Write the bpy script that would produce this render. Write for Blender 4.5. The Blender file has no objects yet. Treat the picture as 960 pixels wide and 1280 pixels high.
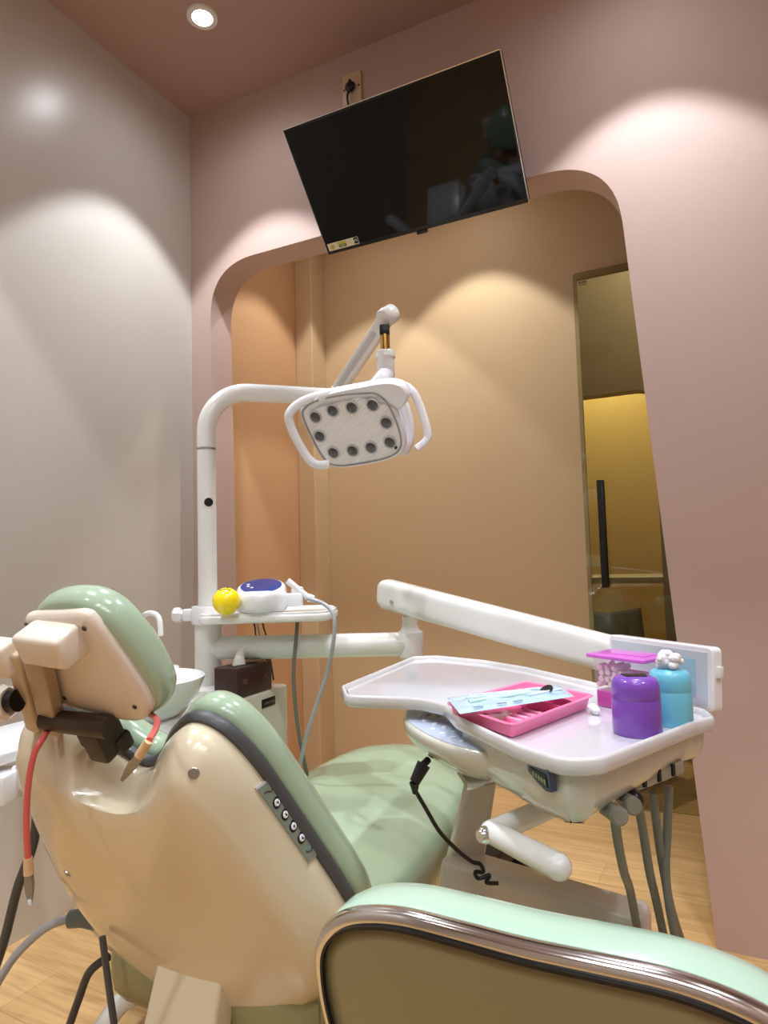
import bpy, bmesh, math, random
from mathutils import Vector, Matrix, Quaternion
random.seed(7)
SC = bpy.context.scene
COL = SC.collection
PI = math.pi

# ------------------------------------------------------------------ camera
F, CH = 820.0, 1.10
RM = Matrix(((0.8972243047453118, 0.05505686891217821, 0.4381293052968256),
             (0.44067138396858935, -0.04819449000948908, -0.8963738184953493),
             (-0.02823611739421481, 0.9973194234137389, -0.0675032544118255)))
CAM = Vector((0, 0, CH))
def ray(px, py): return RM @ Vector(((px-480)/F, -(py-640)/F, -1.0))
def at_d(px, py, d): return CAM + ray(px, py)*d
def at_z(px, py, z):
    r = ray(px, py); return CAM + r*((z-CH)/r.z)
def at_y(px, py, y):
    r = ray(px, py); return CAM + r*(y/r.y)
RIGHT = RM @ Vector((1, 0, 0)); UPC = RM @ Vector((0, 1, 0)); FWD = RM @ Vector((0, 0, -1))

cd = bpy.data.cameras.new('camera'); cam = bpy.data.objects.new('camera', cd); COL.objects.link(cam)
cd.sensor_fit = 'VERTICAL'; cd.sensor_height = 36; cd.lens = F/1280*36; cd.clip_start = 0.02
cam.matrix_world = Matrix.Translation(CAM) @ RM.to_4x4()
SC.camera = cam

# ------------------------------------------------------------------ materials
def lin(c):
    return tuple((v/12.92 if v <= 0.04045 else ((v+0.055)/1.055)**2.4) for v in c)
def rgb(r, g, b): return lin((r/255, g/255, b/255))
MATS = {}
def mat(name, col, rough=0.5, metal=0.0, coat=0.0, trans=0.0, ior=1.45, var=0.06, vscale=6.0, bump=0.0, bscale=80.0,
        emit=None, estr=0.0, alpha=1.0, spec=0.5, sss=0.0):
    if name in MATS: return MATS[name]
    m = bpy.data.materials.new(name); m.use_nodes = True
    nt = m.node_tree; b = nt.nodes['Principled BSDF']
    b.inputs['Roughness'].default_value = rough; b.inputs['Metallic'].default_value = metal
    b.inputs['Coat Weight'].default_value = coat; b.inputs['Coat Roughness'].default_value = 0.06
    b.inputs['Transmission Weight'].default_value = trans; b.inputs['IOR'].default_value = ior
    b.inputs['Specular IOR Level'].default_value = spec
    b.inputs['Alpha'].default_value = alpha
    tc = nt.nodes.new('ShaderNodeTexCoord')
    n = nt.nodes.new('ShaderNodeTexNoise'); n.inputs['Scale'].default_value = vscale; n.inputs['Detail'].default_value = 4
    nt.links.new(tc.outputs['Object'], n.inputs['Vector'])
    mx = nt.nodes.new('ShaderNodeMix'); mx.data_type = 'RGBA'
    mx.inputs['A'].default_value = (*[c*(1-var) for c in col], 1); mx.inputs['B'].default_value = (*[min(1, c*(1+var)) for c in col], 1)
    nt.links.new(n.outputs['Fac'], mx.inputs['Factor']); nt.links.new(mx.outputs['Result'], b.inputs['Base Color'])
    if bump:
        n2 = nt.nodes.new('ShaderNodeTexNoise'); n2.inputs['Scale'].default_value = bscale; n2.inputs['Detail'].default_value = 3
        nt.links.new(tc.outputs['Object'], n2.inputs['Vector'])
        bp = nt.nodes.new('ShaderNodeBump'); bp.inputs['Strength'].default_value = bump; bp.inputs['Distance'].default_value = 0.01
        nt.links.new(n2.outputs['Fac'], bp.inputs['Height']); nt.links.new(bp.outputs['Normal'], b.inputs['Normal'])
        if coat: nt.links.new(bp.outputs['Normal'], b.inputs['Coat Normal'])
    if emit:
        b.inputs['Emission Color'].default_value = (*emit, 1); b.inputs['Emission Strength'].default_value = estr
    MATS[name] = m
    return m

def wood_floor():
    m = bpy.data.materials.new('oak_plank_floor'); m.use_nodes = True
    nt = m.node_tree; b = nt.nodes['Principled BSDF']; N = nt.nodes.new; L = nt.links.new
    tc = N('ShaderNodeTexCoord'); mp = N('ShaderNodeMapping'); L(tc.outputs['Object'], mp.inputs['Vector'])
    mp.inputs['Rotation'].default_value = (0, 0, math.radians(3))
    br = N('ShaderNodeTexBrick'); br.offset = 0.37; br.inputs['Scale'].default_value = 1.0
    br.inputs['Brick Width'].default_value = 1.2; br.inputs['Row Height'].default_value = 0.16
    br.inputs['Mortar Size'].default_value = 0.0012; br.inputs['Mortar Smooth'].default_value = 0.4; br.inputs['Bias'].default_value = 0.0
    br.inputs['Color1'].default_value = (*rgb(214, 178, 126), 1); br.inputs['Color2'].default_value = (*rgb(202, 163, 110), 1)
    br.inputs['Mortar'].default_value = (*rgb(178, 138, 92), 1)
    L(mp.outputs['Vector'], br.inputs['Vector'])
    m2 = N('ShaderNodeMapping'); m2.inputs['Scale'].default_value = (1.2, 16, 1); L(tc.outputs['Object'], m2.inputs['Vector'])
    n = N('ShaderNodeTexNoise'); n.inputs['Scale'].default_value = 2.2; n.inputs['Detail'].default_value = 8; n.inputs['Roughness'].default_value = .62
    n.inputs['Distortion'].default_value = 0.8
    L(m2.outputs['Vector'], n.inputs['Vector'])
    cr = N('ShaderNodeValToRGB'); cr.color_ramp.elements[0].position = .33; cr.color_ramp.elements[0].color = (.66, .58, .48, 1)
    cr.color_ramp.elements[1].position = .6; cr.color_ramp.elements[1].color = (1, 1, 1, 1)
    L(n.outputs['Fac'], cr.inputs['Fac'])
    mx = N('ShaderNodeMix'); mx.data_type = 'RGBA'; mx.blend_type = 'MULTIPLY'; mx.inputs['Factor'].default_value = .8
    L(br.outputs['Color'], mx.inputs['A']); L(cr.outputs['Color'], mx.inputs['B']); L(mx.outputs['Result'], b.inputs['Base Color'])
    b.inputs['Roughness'].default_value = .38
    bp = N('ShaderNodeBump'); bp.inputs['Strength'].default_value = .05; L(n.outputs['Fac'], bp.inputs['Height']); L(bp.outputs['Normal'], b.inputs['Normal'])
    return m

def plaster(name, col, rough=.55):
    return mat(name, col, rough=rough, var=.05, vscale=2.2, bump=.035, bscale=38)

M_GREY = plaster('greige_plaster', rgb(196, 190, 182), .3)
M_PINK = plaster('dusty_pink_plaster', rgb(190, 165, 156), .6)
M_CEIL = plaster('mauve_ceiling_paint', rgb(176, 146, 136), .7)
M_ORANGE = plaster('terracotta_plaster', rgb(206, 164, 124), .6)
M_TAN = plaster('tan_plaster', rgb(208, 184, 148), .6)
M_TAND = plaster('dull_tan_plaster', rgb(178, 160, 128), .6)
M_YEL = plaster('yellow_plaster', rgb(214, 184, 112), .6)
M_WHITEWALL = plaster('off_white_plaster', rgb(205, 196, 186), .6)
M_FLOOR = wood_floor()
M_WHITE = mat('white_enamel', rgb(226, 226, 222), rough=.22, coat=.5, var=.02)
M_WHITE2 = mat('cool_white_plastic', rgb(232, 232, 236), rough=.25, coat=.35, var=.02)
M_CREAM = mat('cream_plastic', rgb(218, 207, 179), rough=.2, coat=.55, var=.03, vscale=3, bump=.06, bscale=7)
M_CREAM2 = mat('cream_plastic_bracket', rgb(224, 212, 196), rough=.28, coat=.35, var=.03)
M_MINT = mat('mint_vinyl', rgb(164, 187, 160), rough=.22, coat=.8, var=.06, vscale=5, bump=.10, bscale=14)
M_MINT2 = mat('mint_stool_vinyl', rgb(176, 204, 184), rough=.24, coat=.7, var=.03, vscale=4, bump=.04, bscale=12)
M_OLIVE = mat('olive_vinyl', rgb(140, 130, 92), rough=.45, coat=.1, var=.05, vscale=6, bump=.05, bscale=60)
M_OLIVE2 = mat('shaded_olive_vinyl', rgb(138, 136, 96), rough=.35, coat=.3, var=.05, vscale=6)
M_CHROME = mat('chrome', rgb(225, 224, 222), rough=.14, metal=1, var=.02)
M_STEEL = mat('brushed_steel', rgb(188, 186, 182), rough=.32, metal=1, var=.05)
M_CLIP = mat('clip_metal', rgb(150, 148, 144), rough=.42, metal=.7)
M_BRASS = mat('brass_pin', rgb(205, 165, 95), rough=.2, metal=1)
M_BLACK = mat('black_plastic', rgb(22, 21, 22), rough=.35)
M_RUBBER = mat('dark_grey_rubber', rgb(72, 72, 74), rough=.45, coat=.1)
M_HOSE = mat('grey_hose_rubber', rgb(112, 112, 104), rough=.4)
M_HOSEL = mat('light_grey_hose', rgb(168, 174, 180), rough=.35, coat=.2)
M_CONN = mat('slate_connector', rgb(110, 120, 124), rough=.35, coat=.2)
M_BRONZE = mat('dark_bronze_metal', rgb(70, 58, 46), rough=.38, metal=.35)
M_GREYP = mat('taupe_plastic', rgb(194, 187, 176), rough=.25, coat=.6, var=.08, vscale=16, bump=.12, bscale=24)
M_TRAY = mat('pale_lilac_tray', rgb(204, 203, 212), rough=.1, coat=.6, var=.015)
M_RIM = mat('frosted_rim_plastic', rgb(208, 206, 206), rough=.12, coat=.6, var=.03, vscale=30)
M_BODY = mat('grey_white_body', rgb(204, 203, 190), rough=.16, coat=.8, var=.04, vscale=12, bump=.06, bscale=20)
M_KEYPAD = mat('blue_grey_keypad', rgb(178, 190, 212), rough=.3, coat=.3, var=.03)
M_KEY = mat('keypad_key', rgb(214, 222, 232), rough=.3, coat=.2)
M_PINKT = mat('hot_pink_plastic', rgb(252, 130, 178), rough=.28, coat=.4, var=.03)
M_PINKP = mat('pale_pink_plastic', rgb(250, 160, 195), rough=.35, coat=.2)
M_POUCH = mat('pale_blue_film', rgb(178, 208, 232), rough=.12, coat=.8, var=.12, vscale=40, bump=.25, bscale=60)
M_POUCHW = mat('pouch_paper_white', rgb(232, 240, 246), rough=.2, coat=.6)
M_AQUAINST = mat('mint_green_instrument', rgb(205, 235, 225), rough=.3, coat=.3)
M_MIRROR = mat('mirror_dark', rgb(90, 88, 92), rough=.12, metal=.9)
M_PURPLE = mat('purple_plastic', rgb(124, 74, 178), rough=.28, coat=.4, var=.04)
M_TURQ = mat('turquoise_plastic', rgb(112, 196, 222), rough=.3, coat=.35, var=.03)
M_MAG = mat('orchid_plastic', rgb(204, 104, 204), rough=.3, coat=.4, var=.03)
M_MAGD = mat('magenta_base_plastic', rgb(196, 84, 168), rough=.3, coat=.3, var=.03)
M_CLEAR = mat('clear_plastic', (0.95, 0.90, 0.95), rough=.05, coat=.5, var=0, alpha=.10)
M_COTTON = mat('cotton', rgb(240, 240, 240), rough=.9, var=.03, bump=.5, bscale=120)
M_ROLL = mat('cotton_roll_white', rgb(240, 222, 226), rough=.8, var=.03)
M_YELLOW = mat('bright_yellow_plastic', rgb(250, 222, 20), rough=.22, coat=.4, var=.03)
M_BLUE = mat('navy_blue_panel', rgb(36, 62, 142), rough=.2, coat=.2, var=.05)
M_LEATHER = mat('dark_brown_leather', rgb(58, 34, 30), rough=.4, coat=.2, var=.1, vscale=20, bump=.15, bscale=90)
M_TISSUE = mat('tissue_paper', rgb(240, 238, 232), rough=.9)
M_TVSCREEN = mat('tv_screen_black', rgb(5, 6, 8), rough=.05, coat=.0, var=0, spec=.3)
M_TVBEZ = mat('tv_bezel_black', rgb(16, 16, 17), rough=.3)
M_LENS = mat('dark_lens', rgb(62, 62, 64), rough=.15, coat=1.0, var=.2, vscale=120)
M_LENSRING = mat('lens_ring_grey', rgb(196, 194, 194), rough=.3, coat=.3)
M_GLASS = mat('green_tinted_glass', rgb(206, 208, 188), rough=.0, trans=1.0, ior=1.45, var=0)
M_SOCKET = mat('ivory_socket_plate', rgb(212, 190, 158), rough=.4)
M_RED = mat('coral_silicone_cord', rgb(214, 96, 92), rough=.35, coat=.2)
M_BEIGE = mat('beige_sleeve', rgb(216, 184, 140), rough=.45)
M_VIEWER = mat('translucent_viewer_film', rgb(196, 208, 214), rough=.2, coat=.5, var=.1, vscale=18)
M_VIEWB = mat('viewer_print_blue', rgb(158, 196, 214), rough=.3, coat=.3)
M_PANELG = mat('green_grey_panel', rgb(118, 128, 112), rough=.35, coat=.2)
M_LAMPON = mat('lit_lamp_lens', (1, 1, 1), rough=.4, emit=(1.0, 0.96, 0.9), estr=14)
M_FACE = None

# ------------------------------------------------------------------ object helpers
ORIGIN = {}
def empty(name, loc, label, cat, group=None):
    o = bpy.data.objects.new(name, None); COL.objects.link(o); o.location = loc
    o.empty_display_size = .05
    tag(o, label, cat, group); ORIGIN[o.name] = Vector(loc)
    return o
def tag(o, label=None, cat=None, group=None, kind=None):
    if label: o['label'] = label
    if cat: o['category'] = cat
    if group: o['group'] = group
    if kind: o['kind'] = kind
    return o
def obj(name, bm, m, parent=None, smooth=35, label=None):
    bmesh.ops.remove_doubles(bm, verts=bm.verts, dist=1e-6)
    bmesh.ops.recalc_face_normals(bm, faces=bm.faces)
    me = bpy.data.meshes.new(name)
    org = ORIGIN[parent.name] if parent else None
    if org is None:
        if len(bm.verts):
            xs = [v.co for v in bm.verts]
            org = Vector((sum(v.x for v in xs)/len(xs), sum(v.y for v in xs)/len(xs), min(v.z for v in xs)))
        else: org = Vector((0, 0, 0))
    bmesh.ops.translate(bm, verts=bm.verts, vec=-org)
    bm.to_mesh(me); bm.free()
    if smooth:
        for p in me.polygons: p.use_smooth = True
        me.set_sharp_from_angle(angle=math.radians(smooth))
    if isinstance(m, (list, tuple)):
        for x in m: me.materials.append(x)
    else: me.materials.append(m)
    o = bpy.data.objects.new(name, me); COL.objects.link(o)
    if parent: o.parent = parent
    else: o.location = org
    ORIGIN[o.name] = org.copy()
    if label: o['label'] = label
    return o
def struct(name, bm, m, parent=None, smooth=0):
    o = obj(name, bm, m, parent, smooth)
    if not parent: o['kind'] = 'structure'
    return o
def B(): return bmesh.new()

def add_box(bm, c, size, rot=None, bevel=0.0, seg=2):
    M = Matrix.Translation(Vector(c)) @ (rot.to_4x4() if rot else Matrix.Identity(4)) @ Matrix.Diagonal((*size, 1))
    r = bmesh.ops.create_cube(bm, size=1.0, matrix=M)
    if bevel:
        es = set()
        for v in r['verts']: es.update(v.link_edges)
        bmesh.ops.bevel(bm, geom=list(es), offset=bevel, segments=seg, affect='EDGES', profile=.5)
def frame_mat(x, y, z):
    return Matrix((x, y, z)).transposed()
def rotz(a): return Matrix.Rotation(a, 3, 'Z')

def add_loft(bm, loops, cap0=True, cap1=True, closed=True):
    vs = [[bm.verts.new(p) for p in l] for l in loops]
    n = len(vs[0])
    for a, b in zip(vs[:-1], vs[1:]):
        for i in range(n if closed else n-1):
            j = (i+1) % n
            try: bm.faces.new((a[i], a[j], b[j], b[i]))
            except ValueError: pass
    for cap, l in ((cap0, vs[0]), (cap1, vs[-1])):
        if cap:
            c = bm.verts.new(sum((v.co for v in l), Vector())/n)
            for i in range(n): bm.faces.new((l[i], l[(i+1) % n], c))
def smooth_loop(pts, sub=6, closed=True):
    """Catmull-Rom through 2D/3D points"""
    P = [Vector(p) for p in pts]; n = len(P); out = []
    rng = range(n if closed else n-1)
    for i in rng:
        if closed: p0, p1, p2, p3 = P[(i-1) % n], P[i], P[(i+1) % n], P[(i+2) % n]
        else: p0, p1, p2, p3 = P[max(i-1, 0)], P[i], P[i+1], P[min(i+2, n-1)]
        for k in range(sub):
            t = k/sub
            out.append(0.5*((2*p1)+(-p0+p2)*t+(2*p0-5*p1+4*p2-p3)*t*t+(-p0+3*p1-3*p2+p3)*t**3))
    if not closed: out.append(P[-1])
    return out
def round_poly(pts, rad, seg=6):
    """polygon corners rounded; rad is a number or a list"""
    n = len(pts); out = []
    for i in range(n):
        p = Vector(pts[i]); a = Vector(pts[i-1]); b = Vector(pts[(i+1) % n])
        r = rad[i] if isinstance(rad, (list, tuple)) else rad
        da, db = (a-p), (b-p); la, lb = da.length, db.length
        da.normalize(); db.normalize()
        ang = math.acos(max(-1, min(1, da.dot(db))))
        t = min(r/max(math.tan(ang/2), 1e-4), la*.49, lb*.49)
        s, e = p+da*t, p+db*t
        for k in range(seg+1):
            u = k/seg
            out.append((1-u)**2*s+2*u*(1-u)*p+u*u*e)
    return out
def inset(loop, d):
    """offset a 2D closed loop inwards by d (approx, along normals)"""
    n = len(loop)
    area = sum(loop[i].x*loop[(i+1) % n].y-loop[(i+1) % n].x*loop[i].y for i in range(n))
    sg = 1 if area > 0 else -1
    out = []
    for i in range(n):
        k = 1
        t = (loop[(i+1) % n]-loop[i-1])
        if t.length < 1e-9: t = Vector((1, 0))
        t = t.normalized(); nrm = Vector((-t.y, t.x))*sg
        out.append(Vector((loop[i].x, loop[i].y))+nrm*d)
    return out
def relax(loop, it):
    P = [Vector((p.x, p.y)) for p in loop]; n = len(P)
    for _ in range(it): P = [P[i]*.5+(P[i-1]+P[(i+1) % n])*.25 for i in range(n)]
    return P
def mesh_tree(o):
    from mathutils.bvhtree import BVHTree
    me = o.data; org = ORIGIN[o.name]
    return BVHTree.FromPolygons([v.co+org for v in me.vertices], [tuple(p.vertices) for p in me.polygons])
def xy(l): return [Vector((p[0], p[1])) for p in l]
def lift(loop, z): return [Vector((p.x, p.y, z)) for p in loop]
def add_slab(bm, loop, z0, z1, bev=0.004, steps=3):
    """prism with rounded top and bottom edges"""
    L = []
    for k in range(steps+1):
        a = k/steps*PI/2
        L.append(lift(inset(loop, bev*(1-math.sin(a))), z0+bev*(1-math.cos(a))))
    for k in range(steps+1):
        a = (1-k/steps)*PI/2
        L.append(lift(inset(loop, bev*(1-math.sin(a))), z1-bev*(1-math.cos(a))))
    add_loft(bm, L)
def sweep_frames(P):
    n = len(P); T = []
    for i in range(n):
        t = (P[min(i+1, n-1)]-P[max(i-1, 0)]); T.append(t.normalized())
    ref = Vector((0, 0, 1)) if abs(T[0].z) < .9 else Vector((1, 0, 0))
    N = [(ref-T[0]*ref.dot(T[0])).normalized()]
    for i in range(1, n):
        q = T[i-1].rotation_difference(T[i]); v = q @ N[-1]; N.append((v-T[i]*v.dot(T[i])).normalized())
    return T, N
def add_tube(bm, P, r, seg=16, smooth=0, flat=1.0, cap=True, up=None):
    P = [Vector(p) for p in P]
    if smooth: P = smooth_loop(P, smooth, closed=False)
    T, N = sweep_frames(P); n = len(P); loops = []
    for i in range(n):
        rr = r if not isinstance(r, (list, tuple)) else r[0]+(r[1]-r[0])*i/(n-1)
        nn = N[i]
        if up is not None:
            u = Vector(up); nn = (u-T[i]*u.dot(T[i])).normalized()
        bb = T[i].cross(nn)
        loops.append([P[i]+nn*math.cos(a)*rr+bb*math.sin(a)*rr*flat for a in [2*PI*k/seg for k in range(seg)]])
    add_loft(bm, loops, cap, cap)
def add_rbar(bm, p0, p1, h0, h1, w0, w1, up=(0, 0, 1), rad=.35, endcap=.3):
    """rounded-rectangle bar, with softened ends"""
    p0, p1 = Vector(p0), Vector(p1); t = (p1-p0).normalized(); u = Vector(up); u = (u-t*u.dot(t)).normalized(); s = t.cross(u)
    L = []
    for f, k in ((0, .72), (.012, .9), (.03, 1), (.97, 1), (.988, .9), (1, .72)):
        h = (h0+(h1-h0)*f)*(.5*k+.5*1 if False else k); w = (w0+(w1-w0)*f)*k
        rect = round_poly([(-w/2, -h/2), (w/2, -h/2), (w/2, h/2), (-w/2, h/2)], min(h, w)*rad, 5)
        L.append([p0+(p1-p0)*f+s*q.x+u*q.y for q in rect])
    add_loft(bm, L)
def add_lathe(bm, c, prof, axis=(0, 0, 1), seg=40, sx=1.0, sy=1.0, rot=0.0):
    ax = Vector(axis).normalized()
    x = ax.orthogonal().normalized() if abs(ax.z) < .999 else Vector((math.cos(rot), math.sin(rot), 0)); y = ax.cross(x)
    c = Vector(c)
    L = [[c+ax*z+x*r*sx*math.cos(2*PI*k/seg)+y*r*sy*math.sin(2*PI*k/seg) for k in range(seg)] for r, z in prof]
    add_loft(bm, L)
def add_sphere(bm, c, r, seg=24, scale=(1, 1, 1), rot=None):
    M = Matrix.Translation(Vector(c)) @ (rot.to_4x4() if rot else Matrix.Identity(4)) @ Matrix.Diagonal((*[r*s for s in scale], 1))
    bmesh.ops.create_uvsphere(bm, u_segments=seg, v_segments=seg//2, radius=1, matrix=M)
def on_frame(O, X, Y, Z): return lambda u, v, w=0: O+X*u+Y*v+Z*w

# ------------------------------------------------------------------ room shell
XL, YB, ZC = -1.885, 2.072, 2.994
XR, YN = 1.45, -2.3
YF = 3.06
bm = B(); add_box(bm, ((XL-1.5+2.5)/2, 1.2, -.05), (7.5, 8.2, .1)); struct('floor', bm, M_FLOOR)
bm = B(); add_box(bm, ((XL+XR)/2, (YN+YB)/2, ZC+.05), (XR-XL+.4, YB-YN+.5, .1)); struct('ceiling', bm, M_CEIL)
bm = B(); add_box(bm, (XL-.06, (YN+YB)/2, ZC/2), (.12, YB-YN+.3, ZC)); struct('wall_left', bm, M_GREY)
bm = B(); add_box(bm, (XR+.06, (YN+YB)/2, ZC/2), (.12, YB-YN+.3, ZC)); struct('wall_right', bm, M_PINK)
bm = B(); add_box(bm, ((XL+XR)/2, YN-.06, ZC/2), (XR-XL+.24, .12, ZC)); struct('wall_near', bm, M_WHITEWALL)

# pink wall with the tall rounded opening
def arch_panel(arch, y, T, x0, x1, ztop):
    """wall slab from x0 to x1 pierced by an opening; arch runs right foot, over the top, left foot"""
    bm = B(); zm = max(p.y for p in arch); k = max(range(len(arch)), key=lambda i: (arch[i].y, arch[i].x))
    k2 = max(range(len(arch)), key=lambda i: (arch[i].y, -arch[i].x))
    def V(x, yy, z): return bm.verts.new((x, yy, z))
    for yy in (y, y+T):
        for seg, xe in ((arch[:k+1], x1), (arch[k2:], x0)):
            for p, q in zip(seg[:-1], seg[1:]):
                if abs(p.y-q.y) < 1e-7: continue
                bm.faces.new((V(p.x, yy, p.y), V(xe, yy, p.y), V(xe, yy, q.y), V(q.x, yy, q.y)))
        xs = [x1, arch[k].x, arch[k2].x, x0]
        for u, v in zip(xs[:-1], xs[1:]): bm.faces.new((V(u, yy, zm), V(v, yy, zm), V(v, yy, ztop), V(u, yy, ztop)))
    for p, q in zip(arch[:-1], arch[1:]): bm.faces.new((V(p.x, y, p.y), V(q.x, y, q.y), V(q.x, y+T, q.y), V(p.x, y+T, p.y)))
    bm.faces.new((V(x0, y, ztop), V(x1, y, ztop), V(x1, y+T, ztop), V(x0, y+T, ztop)))
    for xe in (x0, x1): bm.faces.new((V(xe, y, 0), V(xe, y+T, 0), V(xe, y+T, ztop), V(xe, y, ztop)))
    return bm
arch = xy(round_poly([Vector(p) for p in ((-0.035, 0.0), (-0.19, 2.318), (-1.785, 2.318), (-1.765, 0.0))], [.0001, .24, .22, .0001], 14))
struct('wall_back', arch_panel(arch, YB, .13, XL, XR, ZC), M_PINK, smooth=30)

# corridor behind the opening
bm = B(); add_box(bm, (-1.99, 2.63, 1.5), (.12, .88, 3.0)); struct('wall_corridor_left', bm, M_ORANGE)
bm = B(); add_box(bm, ((-2.05-.47)/2, YF+.01, ZC/2), (2.05-.47, .02, ZC)); add_box(bm, ((-.47+1.1)/2, YF+.01, (2.35+ZC)/2), (1.57, .02, ZC-2.35)); add_box(bm, (1.275, YF+.01, ZC/2), (.35, .02, ZC))
struct('wall_far', bm, M_TAN)
bm = B(); add_box(bm, (-1.878, 2.99, 1.5), (.105, .14, 3.0), bevel=.006); struct('trim_1', bm, M_TAN)
bm = B(); add_box(bm, (1.45, 2.64, 1.5), (.12, .9, 3.0)); struct('wall_corridor_right', bm, M_TAN)
bm = B(); add_box(bm, (-.3, 2.64, ZC+.05), (3.6, .9, .1)); struct('ceiling_corridor', bm, M_TAN)
# room seen through the glass door: a low arch and a lit wall beyond it
YP = 3.95
arch2 = xy(round_poly([Vector(p) for p in ((-.225, 0), (-.225, 2.005), (-1.6, 2.005), (-1.6, 0))], [.0001, .1, .05, .0001], 8))
struct('wall_beyond', arch_panel(arch2, YP, .1, -1.9, 1.2, ZC), M_TAND, smooth=30)
bm = B(); add_box(bm, (-.4, 5.0, 1.5), (3.4, .1, 3.0)); struct('wall_beyond_back', bm, M_YEL)
bm = B(); add_box(bm, (-1.95, 4.1, 1.5), (.1, 1.9, 3.0)); struct('wall_beyond_left', bm, M_TAND)
bm = B(); add_box(bm, (1.25, 4.1, 1.5), (.1, 1.9, 3.0)); struct('wall_beyond_right', bm, M_TAND)
bm = B(); add_box(bm, (-.35, 4.1, ZC+.05), (3.4, 2.0, .1)); struct('ceiling_beyond', bm, M_TAND)

# ------------------------------------------------------------------ downlights
def downlight(x, y, zc, label, energy, size=76, col=(.90, .95, 1.0), vis=True, group='ceiling downlights'):
    t = empty('downlight', (x, y, zc), label, 'ceiling light', group)
    bm = B(); add_lathe(bm, (x, y, zc-.008), [(.041, .0), (.052, .0), (.054, .004), (.054, .0079), (.041, .0079), (.041, 0)], seg=32)
    obj('trim_ring', bm, M_WHITE, t)
    bm = B(); add_lathe(bm, (x, y, zc-.0075), [(.0405, .004), (.0405, .0), (.03, -.001), (.001, -.002)], seg=32)
    obj('lens', bm, M_LAMPON, t)
    ld = bpy.data.lights.new('downlight_lamp', 'SPOT'); ld.energy = energy; ld.spot_size = math.radians(size); ld.spot_blend = .18
    ld.shadow_soft_size = .035; ld.color = col
    lo = bpy.data.objects.new('downlight_lamp', ld); COL.objects.link(lo); lo.location = (x, y, zc-.02)
    l2 = bpy.data.lights.new('downlight_spill', 'SPOT'); l2.energy = energy*.12; l2.spot_size = math.radians(168); l2.spot_blend = 1.0; l2.shadow_soft_size = .04; l2.color = col
    lo = bpy.data.objects.new('downlight_spill', l2); COL.objects.link(lo); lo.location = (x, y, zc-.02)
    return t
E_ROOM = 62
for (x, y, lab, e) in [(-1.473, 1.685, 'lit round downlight in the pink ceiling, the one seen above the left wall', 1),
                       (-.09, 1.685, 'round downlight over the right part of the pink arch wall', 1),
                       (-1.46, .62, 'round downlight over the head of the dental chair', 1),
                       (-.09, .55, 'round downlight above the stool', 1),
                       (-1.46, -.6, 'round downlight behind the photographer on the left', 1),
                       (-.09, -.6, 'round downlight behind the photographer in the middle', 1),
                       (1.05, .55, 'round downlight near the right wall', .8)]:
    downlight(x, y, ZC, lab, E_ROOM*e)
downlight(-1.50, 2.60, ZC, 'corridor downlight washing the terracotta wall', 32, 76, (1, .97, .92), group='corridor downlights')
downlight(-.93, 2.66, ZC, 'corridor downlight washing the tan wall', 40, 80, (1, .97, .90), group='corridor downlights')
downlight(-.1, 3.5, ZC, 'added fill downlight between the glass door and the low arch beyond it', 18, 150, (1, .92, .75), group='corridor downlights')  # lamp added to brighten the space behind the glass
downlight(-.55, 4.62, ZC, 'downlight washing the yellow wall beyond the glass door', 85, 110, (1, .9, .66), group='corridor downlights')

def fill_panel(x, y, label):  # unseen glowing panels added as room fill and for chrome highlights
    t = empty('fill_panel', (x, y, ZC), label, 'ceiling light', 'added fill light panels behind the photographer')
    bm = B(); add_box(bm, (x, y, ZC-.012), (.50, .90, .022), bevel=.004); obj('fill_panel_frame', bm, M_WHITE, t)
    bm = B(); add_box(bm, (x, y, ZC-.0235), (.45, .85, .003)); obj('fill_panel_diffuser', bm, mat('fill_panel_glow', (1, 1, 1), rough=.5, emit=(.90, .95, 1.0), estr=6), t)
fill_panel(-.2, -1.0, 'added unseen fill light panel behind the photographer on the left')
fill_panel(.5, -1.0, 'added unseen fill light panel behind the photographer in the middle')
fill_panel(1.1, -1.0, 'added unseen fill light panel behind the photographer on the right')

# ------------------------------------------------------------------ glass door
t = empty('glass_door', (-.1, 3.03, .0), 'frameless green tinted glass sliding door with a black bar handle', 'door')
bm = B()
gl = round_poly([(-.482, .008), (.55, .008), (.55, 2.366), (-.482, 2.366)], [.004, .004, .02, .02], 4)
add_loft(bm, [[Vector((p.x, y, p.y)) for p in gl] for y in (3.022, 3.034)])
obj('glass_pane', bm, M_GLASS, t, smooth=0)
bm = B(); add_box(bm, (-.401, 2.985, 1.172), (.03, .028, .468), bevel=.003)
add_box(bm, (-.401, 3.010, 1.34), (.014, .024, .014)); add_box(bm, (-.401, 3.010, 1.0), (.014, .024, .014))
obj('handle', bm, M_BLACK, t)
bm = B()
for k in range(3): add_box(bm, (-.452+k*.012, 3.0213, 2.318), (.008, .001, .011))
add_box(bm, (-.44, 3.0213, 2.306), (.034, .001, .003))
obj('etched_mark', bm, mat('etched_glass_mark', rgb(90, 85, 66), rough=.6), t)

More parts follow.
